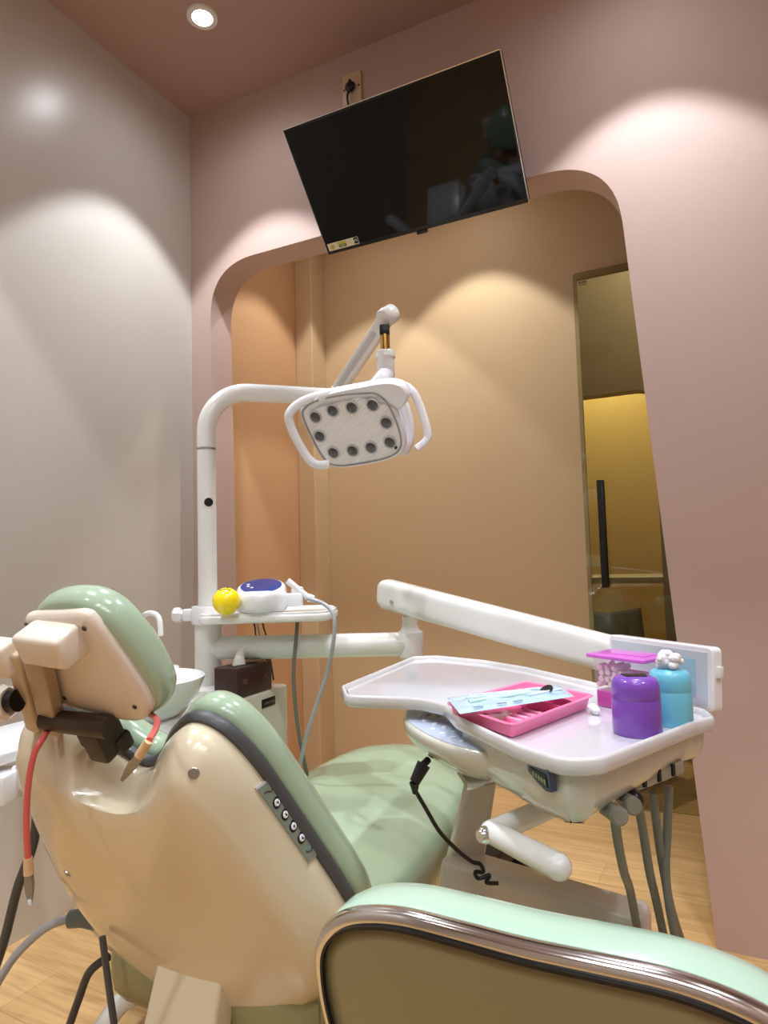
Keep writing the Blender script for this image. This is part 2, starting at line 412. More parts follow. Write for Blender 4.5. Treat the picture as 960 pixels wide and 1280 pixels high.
# furniture dimly visible through the glass
def far_chair(x, y, rz, label):
    t = empty('shell_chair', (x, y, 0), label, 'chair', 'chairs beyond the glass door')
    R = rotz(rz)
    def W(p): return Vector((x, y, 0))+R @ Vector(p)
    bm = B()
    prof = [(-.19, .46), (-.1, .44), (.05, .435), (.15, .45), (.19, .52), (.215, .66), (.23, .80)]
    loops = []
    for dy, z in prof:
        w = .21 if z < .6 else .19
        loops.append([W((u*w, dy+ (.05*u*u*-1 if z > .47 else 0), z+.03*u*u)) for u in [k/6-1 for k in range(13)]])
    lo2 = [[p+Vector((0, 0, -.012))-R @ Vector((0, -.012, 0)) for p in l] for l in loops]
    vs = [[bm.verts.new(p) for p in l] for l in loops]; vb = [[bm.verts.new(p) for p in l] for l in lo2]
    for A, sgn in ((vs, 1), (vb, -1)):
        for a, b in zip(A[:-1], A[1:]):
            for i in range(12): bm.faces.new((a[i], a[i+1], b[i+1], b[i]))
    for i in range(12):
        bm.faces.new((vs[0][i], vs[0][i+1], vb[0][i+1], vb[0][i])); bm.faces.new((vs[-1][i], vs[-1][i+1], vb[-1][i+1], vb[-1][i]))
    for a in range(len(vs)-1):
        for e in (0, 12): bm.faces.new((vs[a][e], vs[a+1][e], vb[a+1][e], vb[a][e]))
    obj('seat', bm, mat('dim_grey_shell', rgb(120, 112, 92), rough=.5), t)
    for sx in (-1, 1):
        for sy in (-1, 1):
            bm = B(); add_tube(bm, [W((sx*.11, sy*.11, .435)), W((sx*.2, sy*.2, 0))], [.015, .01], 10); obj('leg', bm, mat('pale_wood_leg', rgb(196, 160, 100), rough=.5), t)
far_chair(-.36, 3.55, 2.6, 'dim grey shell chair with splayed wooden legs, left one seen through the glass door')
far_chair(.16, 3.52, 3.3, 'dim grey shell chair through the glass door, nearer the pink wall edge')
t = empty('waiting_table', (-.3, 4.35, 0), 'pale topped table dimly seen through the glass door', 'table')
bm = B(); add_slab(bm, round_poly([(-.9, 4.12), (.3, 4.12), (.3, 4.58), (-.9, 4.58)], .03), .90, .94, .008); obj('table_top', bm, mat('pale_table_top', rgb(180, 166, 136), rough=.4), t)
for sx in (-.82, .22):
    for sy in (4.18, 4.52):
        bm = B(); add_tube(bm, [(sx, sy, .9), (sx, sy, 0)], .022, 12); obj('leg', bm, M_OLIVE, t)

# ------------------------------------------------------------------ television
def television():
    Wt, Ht, D = .742, .432, .035
    bot = Vector((-.828, 2.035, 2.214)); top = Vector((-.812, 1.752, 2.526))
    Xa = Vector((1, 0, 0)); Ya = (top-bot); Ya.x = 0; Ht = Ya.length; Ya.normalize(); Za = Xa.cross(Ya)   # Za faces the room and down
    O = (bot+top)/2
    P = on_frame(O, Xa, Ya, Za)
    t = empty('television', (O.x, O.y, O.z-.2), 'flat black television tilted down on the pink wall above the opening', 'television')
    Rm = frame_mat(Xa, Ya, Za)
    bm = B(); add_box(bm, P(0, 0, -D/2-.001), (Wt, Ht, D), Rm, bevel=.004); obj('casing', bm, M_TVBEZ, t)
    bm = B(); add_box(bm, P(0, .004, .0), (Wt-.012, Ht-.022, .003), Rm); obj('screen', bm, M_TVSCREEN, t)
    bm = B(); add_box(bm, P(0, Ht/2+.0012, -.006), (Wt, .0025, .012), Rm)
    for s in (-1, 1): add_box(bm, P(s*(Wt/2+.0008), 0, -.006), (.0016, Ht, .012), Rm)
    obj('edge_trim', bm, M_CHROME, t, label='thin silver edge of the screen')
    bm = B(); add_box(bm, P(.0, -Ht/2-.004, -.004), (.04, .012, .012), Rm, bevel=.003); obj('sensor_knob', bm, M_BLACK, t)
    # energy sticker bottom left
    bm = B(); add_box(bm, P(-Wt/2+.072, -Ht/2+.026, .0025), (.125, .026, .001), Rm)
    st = obj('energy_sticker', bm, mat('sticker_paper', rgb(226, 218, 190), rough=.5), t, label='pale paper label with a green mark')
    bm = B(); add_box(bm, P(-Wt/2+.068, -Ht/2+.029, .0032), (.034, .016, .0006), Rm); obj('sticker_band', bm, mat('sticker_lime', rgb(190, 190, 80), rough=.5), st)
    bm = B(); add_box(bm, P(-Wt/2+.070, -Ht/2+.022, .0036), (.03, .010, .0006), Rm); obj('sticker_mark', bm, mat('sticker_green', rgb(70, 110, 50), rough=.5), st)
    bm = B()
    for k in range(3): add_box(bm, P(-Wt/2+.0625+k*.007, -Ht/2+.022, .0040), (.004, .005, .0004), Rm)
    for k in range(3): add_box(bm, P(-Wt/2+.099, -Ht/2+.033-k*.005, .0032), (.026-.004*k, .0012, .0006), Rm)
    obj('sticker_lettering', bm, mat('sticker_ink', rgb(200, 190, 170), rough=.6), st)
    bm = B(); add_box(bm, P(-Wt/2+.125, -Ht/2+.027, .0032), (.016, .022, .0006), Rm); obj('sticker_emblem', bm, mat('sticker_emblem_dark', rgb(30, 52, 50), rough=.5), st)
    bm = B(); add_tube(bm, [P(-Wt/2+.119, -Ht/2+.025, .0037), P(-Wt/2+.124, -Ht/2+.031, .0037), P(-Wt/2+.131, -Ht/2+.024, .0037)], .0012, 6); obj('sticker_swoosh', bm, M_POUCHW, st)
    bm = B(); add_lathe(bm, P(-Wt/2+.028, -Ht/2+.025, .003), [(.001, 0), (.009, 0), (.009, .0008), (.001, .0008)], axis=Za, seg=14); obj('sticker_sun', bm, mat('sticker_sun_olive', rgb(190, 176, 90), rough=.5), st)
    # tilting wall bracket behind
    bm = B(); add_box(bm, (-.82, YB-.012, 2.42), (.22, .022, .22), bevel=.003)
    c = P(0, 0, -D-.01); add_tube(bm, [(-.82, YB-.02, 2.45), (c.x, c.y, c.z)], .018, 12)
    add_box(bm, P(0, 0, -D-.008), (.2, .2, .014), Rm); obj('wall_bracket', bm, M_BLACK, t)
    return P
television()

def socket():
    c = at_y(441, 112, YB)
    t = empty('power_socket', (c.x, YB, c.z-.05), 'ivory wall socket with a black plug, above the television', 'socket')
    bm = B(); add_box(bm, (c.x, YB-.005, c.z), (.078, .010, .118), bevel=.002); obj('plate', bm, M_SOCKET, t)
    for s in (-1, 1):
        bm = B(); add_lathe(bm, (c.x+s*.031, YB-.0098, c.z), [(.001, .002), (.0035, .002), (.0035, 0), (.001, 0)], axis=(0, -1, 0), seg=12); obj('screw', bm, M_BLACK, t)
    t2 = empty('power_plug', (c.x, YB-.02, c.z), 'black plug and cable in the socket above the television', 'plug')
    bm = B(); add_sphere(bm, (c.x+.001, YB-.024, c.z-.004), .021, 20, (1, .62, .9)); add_box(bm, (c.x, YB-.02, c.z+.012), (.012, .018, .022), bevel=.004); obj('plug_body', bm, M_BLACK, t2)
    bm = B(); add_tube(bm, [(c.x-.004, YB-.024, c.z-.018), (c.x-.012, YB-.022, c.z-.05), (c.x+.01, YB-.02, c.z-.13), (c.x+.1, YB-.02, c.z-.28)], .004, 8, smooth=6); obj('cable', bm, M_BLACK, t2)
socket()

# ------------------------------------------------------------------ dental chair
CX = -.845
TH = math.radians(60)
BO = Vector((CX, .90, .60)); BX = Vector((1, 0, 0)); BS = Vector((0, -math.cos(TH), math.sin(TH))); BN = Vector((0, -math.sin(TH), -math.cos(TH)))
def bp(u, s, d): return BO+BX*u+BS*s+BN*d
def mirror_loop(right): # right: (u,s) from top centre down to bottom centre
    L = list(right)+[(-u, s) for u, s in reversed(right[1:-1])]
    return L
def dental_chair():
    t = empty('dental_chair', (CX, 1.3, 0), 'reclined mint green dental chair with cream back shell and headrest', 'dental chair')
    rim = [(0, .188), (.05, .215), (.10, .268), (.15, .300), (.195, .287), (.228, .235), (.25, .16), (.272, .07), (.295, -.03), (.302, -.095), (.287, -.165), (.228, -.250), (.13, -.318), (0, -.340)]
    lp = smooth_loop([Vector((a, b)) for a, b in mirror_loop(rim)], 6)
    lp = [Vector((p.x, p.y)) for p in lp]
    def sb(u, v, d):   # the shell grows deeper towards its lower end
        k = .50*(max(0, .08-v)/.35)**2*(1-.75*min(1, (u/.28)**2)) if d > .015 else 0
        return bp(u, v, d*(1+k))
    def L(ins, d, dz=0): return [sb(p.x, p.y, d) for p in inset(lp, ins)]
    lpr = inset(relax(inset(lp, .030), 90), .004)
    def LS(f, d): return [sb(p.x*f, .0+(p.y)*f, d) for p in lpr]
    def crown(ins, d, k):  # back face bulges a little in the middle
        return [sb(p.x, p.y, d-k*abs(p.x)) for p in inset(lp, ins)]
    bm = B()
    add_loft(bm, [L(.012, -.012), L(.0, -.008), L(-.002, .008), L(.0, .022), L(.007, .038), [sb(p.x, p.y, .052) for p in relax(inset(lp, .015), 8)], [sb(p.x, p.y, .064) for p in relax(inset(lp, .023), 20)], [sb(p.x, p.y, .074) for p in relax(inset(lp, .029), 45)], LS(.985, .080), LS(.93, .084), LS(.8, .088), LS(.6, .092), LS(.3, .095)])
    shell = obj('back_shell', bm, M_CREAM, t, smooth=50, label='cream plastic back shell')
    bm = B(); add_loft(bm, [L(.03, -.008), L(-.006, -.008), L(-.010, -.014), L(-.010, -.022), L(-.006, -.028), L(.03, -.030)]); obj('edge_gasket', bm, M_RUBBER, t, label='dark grey strip between shell and cushion')
    bm = B(); add_loft(bm, [L(.02, -.026), L(-.002, -.028), L(-.009, -.036), L(-.012, -.048), L(-.010, -.062), L(-.002, -.076), L(.016, -.088), L(.05, -.096), L(.11, -.098)])
    obj('back_cushion', bm, M_MINT, t, smooth=60)
    # screws
    tree = mesh_tree(shell)
    for px, py in [(242, 967), (84, 1092)]:
        q, nq, _, _ = tree.ray_cast(CAM, ray(px, py).normalized())
        if nq.dot(CAM-q) < 0: nq = -nq
        bm = B(); add_lathe(bm, q, [(.001, .002), (.007, .002), (.0075, 0), (.0095, -.001), (.0105, -.004)], axis=nq, seg=20); add_lathe(bm, q+nq*.0018, [(.001, .0014), (.0035, .0014), (.0035, 0)], axis=nq, seg=6)
        obj('screw', bm, M_STEEL, shell)
    # control panel on the right flank of the shell
    def onback(px, py, d):
        r = ray(px, py); return CAM+r*((BN.dot(BO-CAM)+d)/BN.dot(r))
    cs = []
    hp3 = [tree.ray_cast(CAM, ray(px, py).normalized())[0] for px, py in ((323, 992), (378, 1072), (362, 1030))]
    pn3 = (hp3[1]-hp3[0]).cross(hp3[2]-hp3[0]).normalized()
    for px, py in ((335, 976), (397, 1063), (383, 1077), (320, 987)):
        r = ray(px, py); cs.append(CAM+r*(pn3.dot(hp3[0]-CAM)/pn3.dot(r)))
    nrm = (cs[1]-cs[0]).cross(cs[3]-cs[0]).normalized()
    if nrm.dot(CAM-cs[0]) < 0: nrm = -nrm
    bm = B(); add_loft(bm, [[p-nrm*.006 for p in cs], [p+nrm*.0042 for p in cs]])
    pn = obj('control_panel', bm, M_PANELG, t, smooth=0, label='green grey button panel')
    c0 = sum(cs, Vector())/4
    bm = B(); k1 = [c0+(p-c0)*1.05+nrm*.0025 for p in cs]; k2 = [c0+(p-c0)*1.05-nrm*.006 for p in cs]; add_loft(bm, [k2, k1]); obj('panel_rim', bm, M_LENSRING, pn, smooth=0)
    la = ((cs[1]+cs[2])/2-(cs[0]+cs[3])/2); lw = ((cs[3]+cs[2])/2-(cs[0]+cs[1])/2); st = (cs[0]+cs[3])/2
    lan, lwn = la.normalized(), lw.normalized()
    for k in range(4):
        c = st+la*(.24+.165*k)+nrm*.0042
        bm = B(); add_lathe(bm, c, [(.001, .001), (.0078, .001), (.0085, 0)], axis=nrm, seg=20); b = obj('button', bm, M_BLACK, pn, label='black ringed white button')
        bm = B(); add_lathe(bm, c+nrm*.0012, [(.001, .0012), (.0048, .0012), (.0054, 0)], axis=nrm, seg=20); obj('button_face', bm, M_WHITE2, pn)
        bm = B(); dr = -1 if k in (1, 3) else 1
        tri = [c+nrm*.0027+lwn*x+lan*y*dr for x, y in ((0, .003), (.0022, -.002), (-.0022, -.002))]
        add_loft(bm, [tri, [p+nrm*.0004 for p in tri]]); obj('arrow_mark', bm, M_BLACK, pn, smooth=0)
    bm = B()
    c = st+la*.10+nrm*.0045
    add_tube(bm, [c-lwn*.010-lan*.002, c-lwn*.002, c+lwn*.003-lan*.004, c+lwn*.008-lan*.004], .0008, 6)
    obj('panel_symbol', bm, M_BLACK, pn); bm = B()
    c = st+la*.90+nrm*.0045
    add_tube(bm, [c-lwn*.007-lan*.003, c-lwn*.004+lan*.003, c+lwn*.003+lan*.003, c+lwn*.007-lan*.002], .0009, 6, smooth=4)
    obj('panel_symbol', bm, mat('dark_teal_ink', rgb(40, 70, 84), rough=.5), pn)

    # ---- headrest
    HD = .02
    def hb(px, py, d=HD):
        r = ray(px, py); q = CAM+r*((BN.dot(BO-CAM)+d)/BN.dot(r)); v = q-BO
        return Vector((v.dot(BX), v.dot(BS)))
    sh = [hb(x-9*(x-30)/160, y+7-1*(y-765)/130) for x, y in [(26, 772), (36, 765), (70, 763), (100, 763), (116, 772), (146, 808), (176, 849), (191, 876), (191, 889), (178, 899), (135, 894), (95, 884), (62, 872), (44, 852), (33, 815)]]
    sl = [Vector((p.x, p.y)) for p in smooth_loop(sh, 5)]
    def S(ins, d): return [bp(p.x, p.y, d) for p in inset(sl, ins)]
    bm = B(); cs_ = sum(sl, Vector((0, 0)))/len(sl); add_loft(bm, [S(.01, .0), S(.0, .001), S(-.001, .009), S(.002, .015), S(.010, .0195), S(.018, .021)]+[[bp(cs_.x+(p.x-cs_.x)*f, cs_.y+(p.y-cs_.y)*f, .022) for p in inset(sl, .022)] for f in (.9, .5)])
    hs = obj('headrest_shell', bm, M_CREAM2, t, smooth=50, label='cream plastic headrest back')
    pl = relax(sl, 60)
    def PD(ins, d): return [bp(p.x, p.y, d) for p in inset(pl, ins-.008)]
    bm = B(); add_loft(bm, [PD(.02, .004), PD(-.002, .003), PD(-.009, -.005), PD(-.013, -.018), PD(-.012, -.033), PD(-.005, -.047), PD(.008, -.058), PD(.03, -.065), PD(.06, -.068)])
    obj('headrest_pad', bm, M_MINT, t, smooth=60)
    for px, py in [(105, 786), (168, 884), (81, 873), (33, 781)]:
        q = hb(px, py, .022); bm = B(); add_lathe(bm, bp(q.x, q.y, .0215), [(.001, .0015), (.0032, .0015), (.004, 0)], axis=BN, seg=14); obj('screw', bm, M_BRONZE, hs)
    # bracket block on the headrest shell
    q = hb(57, 811, .05)
    R3 = frame_mat(BX, BS, BN)
    rt = Matrix.Rotation(math.radians(-4), 3, BN)
    bm = B(); add_box(bm, bp(q.x, q.y, .040), (.092, .050, .048), rt @ R3, bevel=.008, seg=3)
    obj('bracket_block', bm, M_CREAM2, t)
    q = hb(1, 822, .05)
    bm = B(); add_box(bm, bp(q.x-.012, q.y-.004, .044), (.060, .055, .040), rt @ R3, bevel=.010, seg=3); obj('bracket_hub', bm, M_CREAM2, t)
    # bar running down to the dark tube
    a = hb(46, 828, .045); b = hb(64, 913, .045)
    bm = B(); add_rbar(bm, bp(a.x, a.y+.01, .040), bp(b.x, b.y-.006, .040), .022, .022, .038, .036, up=BN, rad=.2)
    obj('headrest_bar', bm, mat('beige_metal_bar', rgb(172, 150, 118), rough=.35, coat=.2), t, label='flat beige bar under the headrest')
    a = hb(12, 820, .05); b = hb(40, 915, .05)
    bm = B(); add_rbar(bm, bp(a.x-.004, a.y, .034), bp(b.x-.006, b.y-.004, .034), .03, .03, .03, .03, up=BN, rad=.3); obj('headrest_bar', bm, mat('beige_metal_bar2', rgb(196, 174, 144), rough=.35, coat=.2), t)
    k = hb(14, 876, .06)
    bm = B(); kc = bp(k.x-.014, k.y, .066); kax = (BX*1.0-BN*.30).normalized()
    add_lathe(bm, kc, [(.001, -.026), (.022, -.026), (.027, -.020), (.028, .006), (.022, .014), (.001, .014)], axis=kax, seg=8); obj('adjusting_knob', bm, M_CREAM2, t, smooth=25)
    bm = B(); add_lathe(bm, kc+kax*.014, [(.001, .014), (.017, .014), (.017, -.002), (.001, -.002)], axis=kax, seg=24); obj('knob_collar', bm, M_BLACK, t)
    a = hb(50, 905, .055); b = hb(126, 922, .055)
    bm = B(); A_, B_ = bp(a.x, a.y, .045), bp(b.x, b.y, .035); add_tube(bm, [A_, B_], [.0165, .0175], 24); obj('pivot_tube', bm, M_BRONZE, t, label='dark bronze pivot tube')
    b2 = hb(112, 928, .05)
    bm = B(); add_box(bm, bp(b2.x+.002, b2.y-.010, .028), (.040, .062, .05), rt @ R3, bevel=.006); add_box(bm, bp(b2.x-.02, b2.y-.030, .014), (.09, .03, .03), rt @ R3, bevel=.005)
    obj('pivot_bracket', bm, mat('dark_olive_metal', rgb(62, 54, 42), rough=.45, metal=.2), t)

    # ---- seat and leg rest (one long upholstered piece)
    half = [(-.0, .93), (.17, .935), (.24, .96), (.268, 1.03), (.272, 1.2), (.272, 1.4), (.262, 1.58), (.235, 1.74), (.185, 1.87), (.1, 1.945), (0, 1.965)]
    sp = half+[(-u, v) for u, v in reversed(half[1:-1])]
    sl2 = [Vector((p.x, p.y)) for p in smooth_loop([Vector(q) for q in sp], 6)]
    def zt(u, y):
        z = .455
        if y > 1.35: z += .05*min(1, (y-1.35)/.5)      # leg rest rises to the foot
        z -= .03*math.exp(-((y-1.15)/.14)**2)*math.exp(-(u/.16)**2)
        return z
    bm = B(); L2 = []
    for ins, dz in ((.03, -.115), (.005, -.108), (-.004, -.092), (-.004, -.06), (.0, -.03), (.012, -.010), (.03, .0), (.06, .006), (.1, .009), (.15, .010), (.2, .010)):
        lo = inset(sl2, ins) if ins < .1 else [Vector((p.x*(1-ins/.30), 1.40+(p.y-1.40)*(1-ins/.75))) for p in sl2]
        L2.append([Vector((CX+p.x, p.y, zt(p.x, p.y)+dz)) for p in lo])
    add_loft(bm, L2); obj('seat_cushion', bm, M_MINT, t, smooth=60)
    bm = B(); lo = inset(sl2, .03); lo3 = inset(sl2, .07)
    add_loft(bm, [[Vector((CX+p.x, p.y, zt(p.x, p.y)-.112)) for p in lo], [Vector((CX+p.x, p.y, zt(p.x, p.y)-.15)) for p in lo], [Vector((CX+p.x, p.y, zt(p.x, p.y)-.18)) for p in lo3]])
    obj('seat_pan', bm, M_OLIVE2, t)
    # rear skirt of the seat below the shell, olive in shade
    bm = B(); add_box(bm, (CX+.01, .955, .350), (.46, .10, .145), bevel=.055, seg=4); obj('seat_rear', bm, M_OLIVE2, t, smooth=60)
    bm = B(); add_tube(bm, [(CX-.165, .868, .435), (CX-.150, .868, .36), (CX-.13, .87, .255)], .006, 8, smooth=4); obj('seat_cord', bm, M_RUBBER, t)
    # back support column from the shell to the base
    a = at_d(248, 1203, 1.13); b = at_d(225, 1330, 1.075)
    bm = B(); add_rbar(bm, a, b, .140, .150, .05, .05, up=BX, rad=.18); obj('back_support', bm, M_CREAM, t)
    # base plate, lift post
    bm = B(); add_slab(bm, round_poly([(CX-.22, .82), (CX+.22, .82), (CX+.22, 1.62), (CX-.22, 1.62)], .09), 0, .06, .015); obj('base', bm, M_CREAM2, t)
    bm = B(); add_rbar(bm, (CX, 1.05, .05), (CX, 1.2, .33), .2, .18, .26, .24, up=(0, 1, 0), rad=.25); obj('lift_column', bm, M_CREAM2, t)
    # swung-out right armrest
    a = at_d(566, 1098, 1.22); b = at_d(606, 975, 1.25)
    bm = B()
    p0, p1 = Vector((-.455, 1.215, .475)), Vector((-.405, 1.235, .70))
    add_rbar(bm, p0, p1, .045, .045, .07, .05, up=(.44, -.9, 0), rad=.2)
    obj('armrest_post', bm, M_GREYP, t, label='taupe armrest post')
    bm = B(); q0, q1 = Vector((-.475, 1.20, .490)), Vector((-.118, 1.165, .478))
    add_rbar(bm, q0, q1, .100, .085, .075, .07, up=(0, 0, 1), rad=.22); obj('armrest', bm, M_GREYP, t, label='taupe plastic armrest swung out sideways')
    bm = B(); add_box(bm, (-.50, 1.22, .40), (.10, .06, .06), bevel=.01); obj('armrest_hinge', bm, M_BLACK, t)
    bm = B(); add_rbar(bm, at_d(609, 1090, 1.36), at_d(634, 1046, 1.42), .05, .05, .05, .05, rad=.15); obj('armrest_bracket', bm, M_BRONZE, t, label='dark bracket behind the armrest')
    bm = B(); add_rbar(bm, at_d(652, 1100, 1.40), at_d(654, 1058, 1.44), .04, .04, .04, .04, up=(0, 1, 0), rad=.2); obj('armrest_bracket', bm, M_BLACK, t)
    # drain hose and dark socket under the seat
    bm = B(); add_tube(bm, [at_d(126, 1290, 1.32), at_d(150, 1255, 1.34), at_d(185, 1235, 1.36)], .020, 16, smooth=4); obj('base_tube', bm, M_WHITE, t)
dental_chair()

# bib clip cord draped over the headrest pivot
def bib():
    def dep(px, py, d):
        r = ray(px, py); return (BN.dot(BO-CAM)+d)/BN.dot(r)
    dl = dep(54, 918, .075); RD = .102
    t = empty('bib_clip_cord', at_d(60, 980, dl), 'coral red bib cord with metal alligator clips hanging over the headrest pivot', 'bib clip')
    def on(px, py, d): return at_d(px, py, dep(px, py, d))
    pts = [at_d(35, 1072, dl), at_d(33, 1030, dl), at_d(35, 985, dl), at_d(42, 945, dl), at_d(53, 924, dl+.01), at_d(66, 905, dl+.07), at_d(85, 888, dl+.12), at_d(112, 880, 1.10), at_d(150, 880, 1.09), at_d(182, 890, 1.02), at_d(196, 900, .95), on(194, 912, .05), on(186, 926, RD-.01)]
    bm = B(); add_tube(bm, pts, .0046, 12, smooth=6); obj('cord', bm, M_RED, t)
    def clip(a, b, vis):
        ax = (b-a).normalized(); sd = ax.cross(-FWD).normalized(); up = sd.cross(ax)
        L = (b-a).length
        bm = B()
        for s in (-1, 1):
            add_loft(bm, [[a+ax*(L*f)+sd*w*x+up*(s*.0022*(1-f)**.5+s*h*y) for x, y in ((-1, -.5), (1, -.5), (1, .5), (-1, .5))] for f, w, h in ((0, .0052, .003), (.35, .0062, .0036), (.6, .0050, .003), (1, .0020, .0016))])
        add_tube(bm, [a+ax*L*.40-sd*.006, a+ax*L*.40+sd*.006], .0032, 10)
        o = obj('clip', bm, M_CLIP, t, smooth=30, label='toothed metal clip')
    s1 = at_d(35, 1072, dl); e1 = at_d(36, 1093, dl); c1 = at_d(38, 1131, dl)
    bm = B(); add_tube(bm, [s1, e1], [.0064, .0072], 12); obj('sleeve', bm, M_BEIGE, t); clip(e1, c1, 1)
    s2 = on(186, 926, RD-.01); e2 = on(174, 945, RD); c2 = on(152, 976, RD)
    bm = B(); add_tube(bm, [s2, e2], [.0058, .0064], 12); obj('sleeve', bm, M_BEIGE, t); clip(e2, c2, 1)
bib()

# ------------------------------------------------------------------ dental unit: cabinet, column, bowl
PB = at_d(261, 866, 1.85)           # foot of the column
PX, PY = PB.x, PB.y
ZT = .735
def dental_unit():
    t = empty('dental_unit', (-1.33, 1.3, 0), 'white dental unit cabinet with column, spittoon bowl and faucet', 'dental unit')
    bm = B(); add_slab(bm, round_poly([(-1.42, 1.35), (-1.125, 1.35), (-1.125, 1.635), (-1.42, 1.635)], .025, 5), .0, ZT, .008)
    obj('cabinet', bm, mat('cabinet_ivory', rgb(216, 212, 196), rough=.2, coat=.6, var=.04, vscale=7, bump=.08, bscale=16), t)
    c = at_d(352, 873, 1.83); bm = B(); add_box(bm, (-1.1245, 1.53, ZT-.033), (.003, .062, .024), bevel=.001); np_ = obj('nameplate', bm, M_BLACK, t, label='small black nameplate')
    bm = B()
    for k in range(6): add_box(bm, (-1.1228, 1.509+k*.0085, ZT-.033), (.0006, .003+.002*(k % 3), .005+.002*(k % 2)))
    obj('nameplate_lettering', bm, mat('nameplate_ink', rgb(112, 106, 98), rough=.5), np_)
    bm = B(); add_tube(bm, [(PX, PY, ZT), (PX, PY, .955)], .0375, 32); add_lathe(bm, (PX, PY, ZT), [(.001, 0), (.058, 0), (.058, .010), (.040, .02), (.001, .02)], seg=32)
    obj('column', bm, M_WHITE, t)
    bm = B(); add_slab(bm, round_poly([(-1.33, 1.07), (-1.125, 1.07), (-1.125, 1.36), (-1.33, 1.36)], .03, 5), ZT-.09, ZT, .008); obj('bowl_shelf', bm, M_WHITE2, t)
    # bowl
    bc = Vector((-1.215, 1.17, ZT))
    bm = B(); add_lathe(bm, bc, [(.001, 0), (.07, 0), (.085, .012), (.120, .05), (.134, .085), (.136, .092), (.131, .094), (.118, .070), (.085, .035), (.04, .022), (.001, .02)], seg=48); obj('spittoon_bowl', bm, M_WHITE2, t, smooth=50)
    bm = B(); add_lathe(bm, bc+Vector((0, 0, .0205)), [(.001, .002), (.018, .002), (.018, 0)], seg=20); obj('bowl_drain', bm, M_STEEL, t)
    # faucet
    f0 = at_d(176, 800, 1.72); f0.z = ZT
    bm = B(); add_tube(bm, [f0, at_d(176, 800, 1.72), at_d(176, 778, 1.72), at_d(182, 768, 1.71), at_d(192, 767, 1.70), at_d(199, 774, 1.69), at_d(201, 795, 1.68)], .0072, 14, smooth=6); obj('faucet', bm, M_CHROME if False else M_WHITE, t)
    # small cup dish beside the bowl
    dc = at_d(203, 840, 1.88); bm = B(); add_lathe(bm, (dc.x, dc.y, dc.z), [(.001, -.016), (.02, -.016), (.04, -.006), (.047, .012), (.044, .014), (.036, -.002), (.001, -.008)], seg=32); add_tube(bm, [(dc.x, dc.y, ZT), (dc.x, dc.y, dc.z-.012)], .014, 14); obj('cup_dish', bm, M_WHITE2, t)
    # assistant's holder on the left
    a = at_d(22, 935, 1.30)
    bm = B(); add_slab(bm, round_poly([(a.x-.16, a.y-.10), (a.x+.045, a.y-.10), (a.x+.045, a.y+.16), (a.x-.16, a.y+.16)], .02), a.z-.012, a.z+.012, .005); obj('assistant_tray', bm, M_WHITE2, t)
    b = at_d(4, 985, 1.22)
    bm = B(); add_box(bm, (b.x-.035, b.y, b.z), (.10, .07, .055), rotz(.35), bevel=.006); obj('holder_block', bm, M_WHITE2, t)
    c = at_d(27, 970, 1.25); bm = B(); add_box(bm, (c.x, c.y+.01, c.z), (.035, .05, .045), rotz(.35), bevel=.006); obj('holder_clip', bm, M_WHITE2, t)
    bm = B(); add_rbar(bm, (a.x-.05, a.y+.10, a.z-.03), (-1.36, 1.12, a.z-.03), .05, .05, .05, .05); obj('assistant_arm', bm, M_WHITE, t)
    # hoses of the assistant's side
    bm = B(); add_tube(bm, [at_d(44, 975, 1.32), at_d(46, 1020, 1.33), at_d(40, 1060, 1.34), at_d(22, 1110, 1.36), at_d(4, 1180, 1.38), at_d(-20, 1250, 1.4)], .0095, 14, smooth=6); obj('suction_hose', bm, M_RUBBER, t, label='dark grey suction hose')
    bm = B(); add_tube(bm, [at_d(95, 1146, 1.36), at_d(60, 1158, 1.36), at_d(28, 1185, 1.36), at_d(5, 1215, 1.36), at_d(-25, 1270, 1.36)], .0085, 14, smooth=6); obj('suction_hose', bm, M_HOSEL, t, label='light grey suction hose')
    bm = B(); add_tube(bm, [at_d(87, 1149, 1.36), at_d(104, 1147, 1.36), at_d(122, 1150, 1.37)], [.017, .020], 16); obj('hose_connector', bm, M_CONN, t)
    bm = B(); add_tube(bm, [at_d(118, 1150, 1.37), at_d(150, 1185, 1.42)], .017, 16); obj('hose_pipe', bm, M_WHITE, t)
    bm = B(); add_tube(bm, [at_d(136, 1196, 1.38), at_d(112, 1215, 1.38), at_d(98, 1250, 1.39), at_d(84, 1290, 1.40), at_d(70, 1330, 1.42)], .0085, 12, smooth=6); obj('floor_hose', bm, M_RUBBER, t, label='dark grey hose by the seat')
dental_unit()

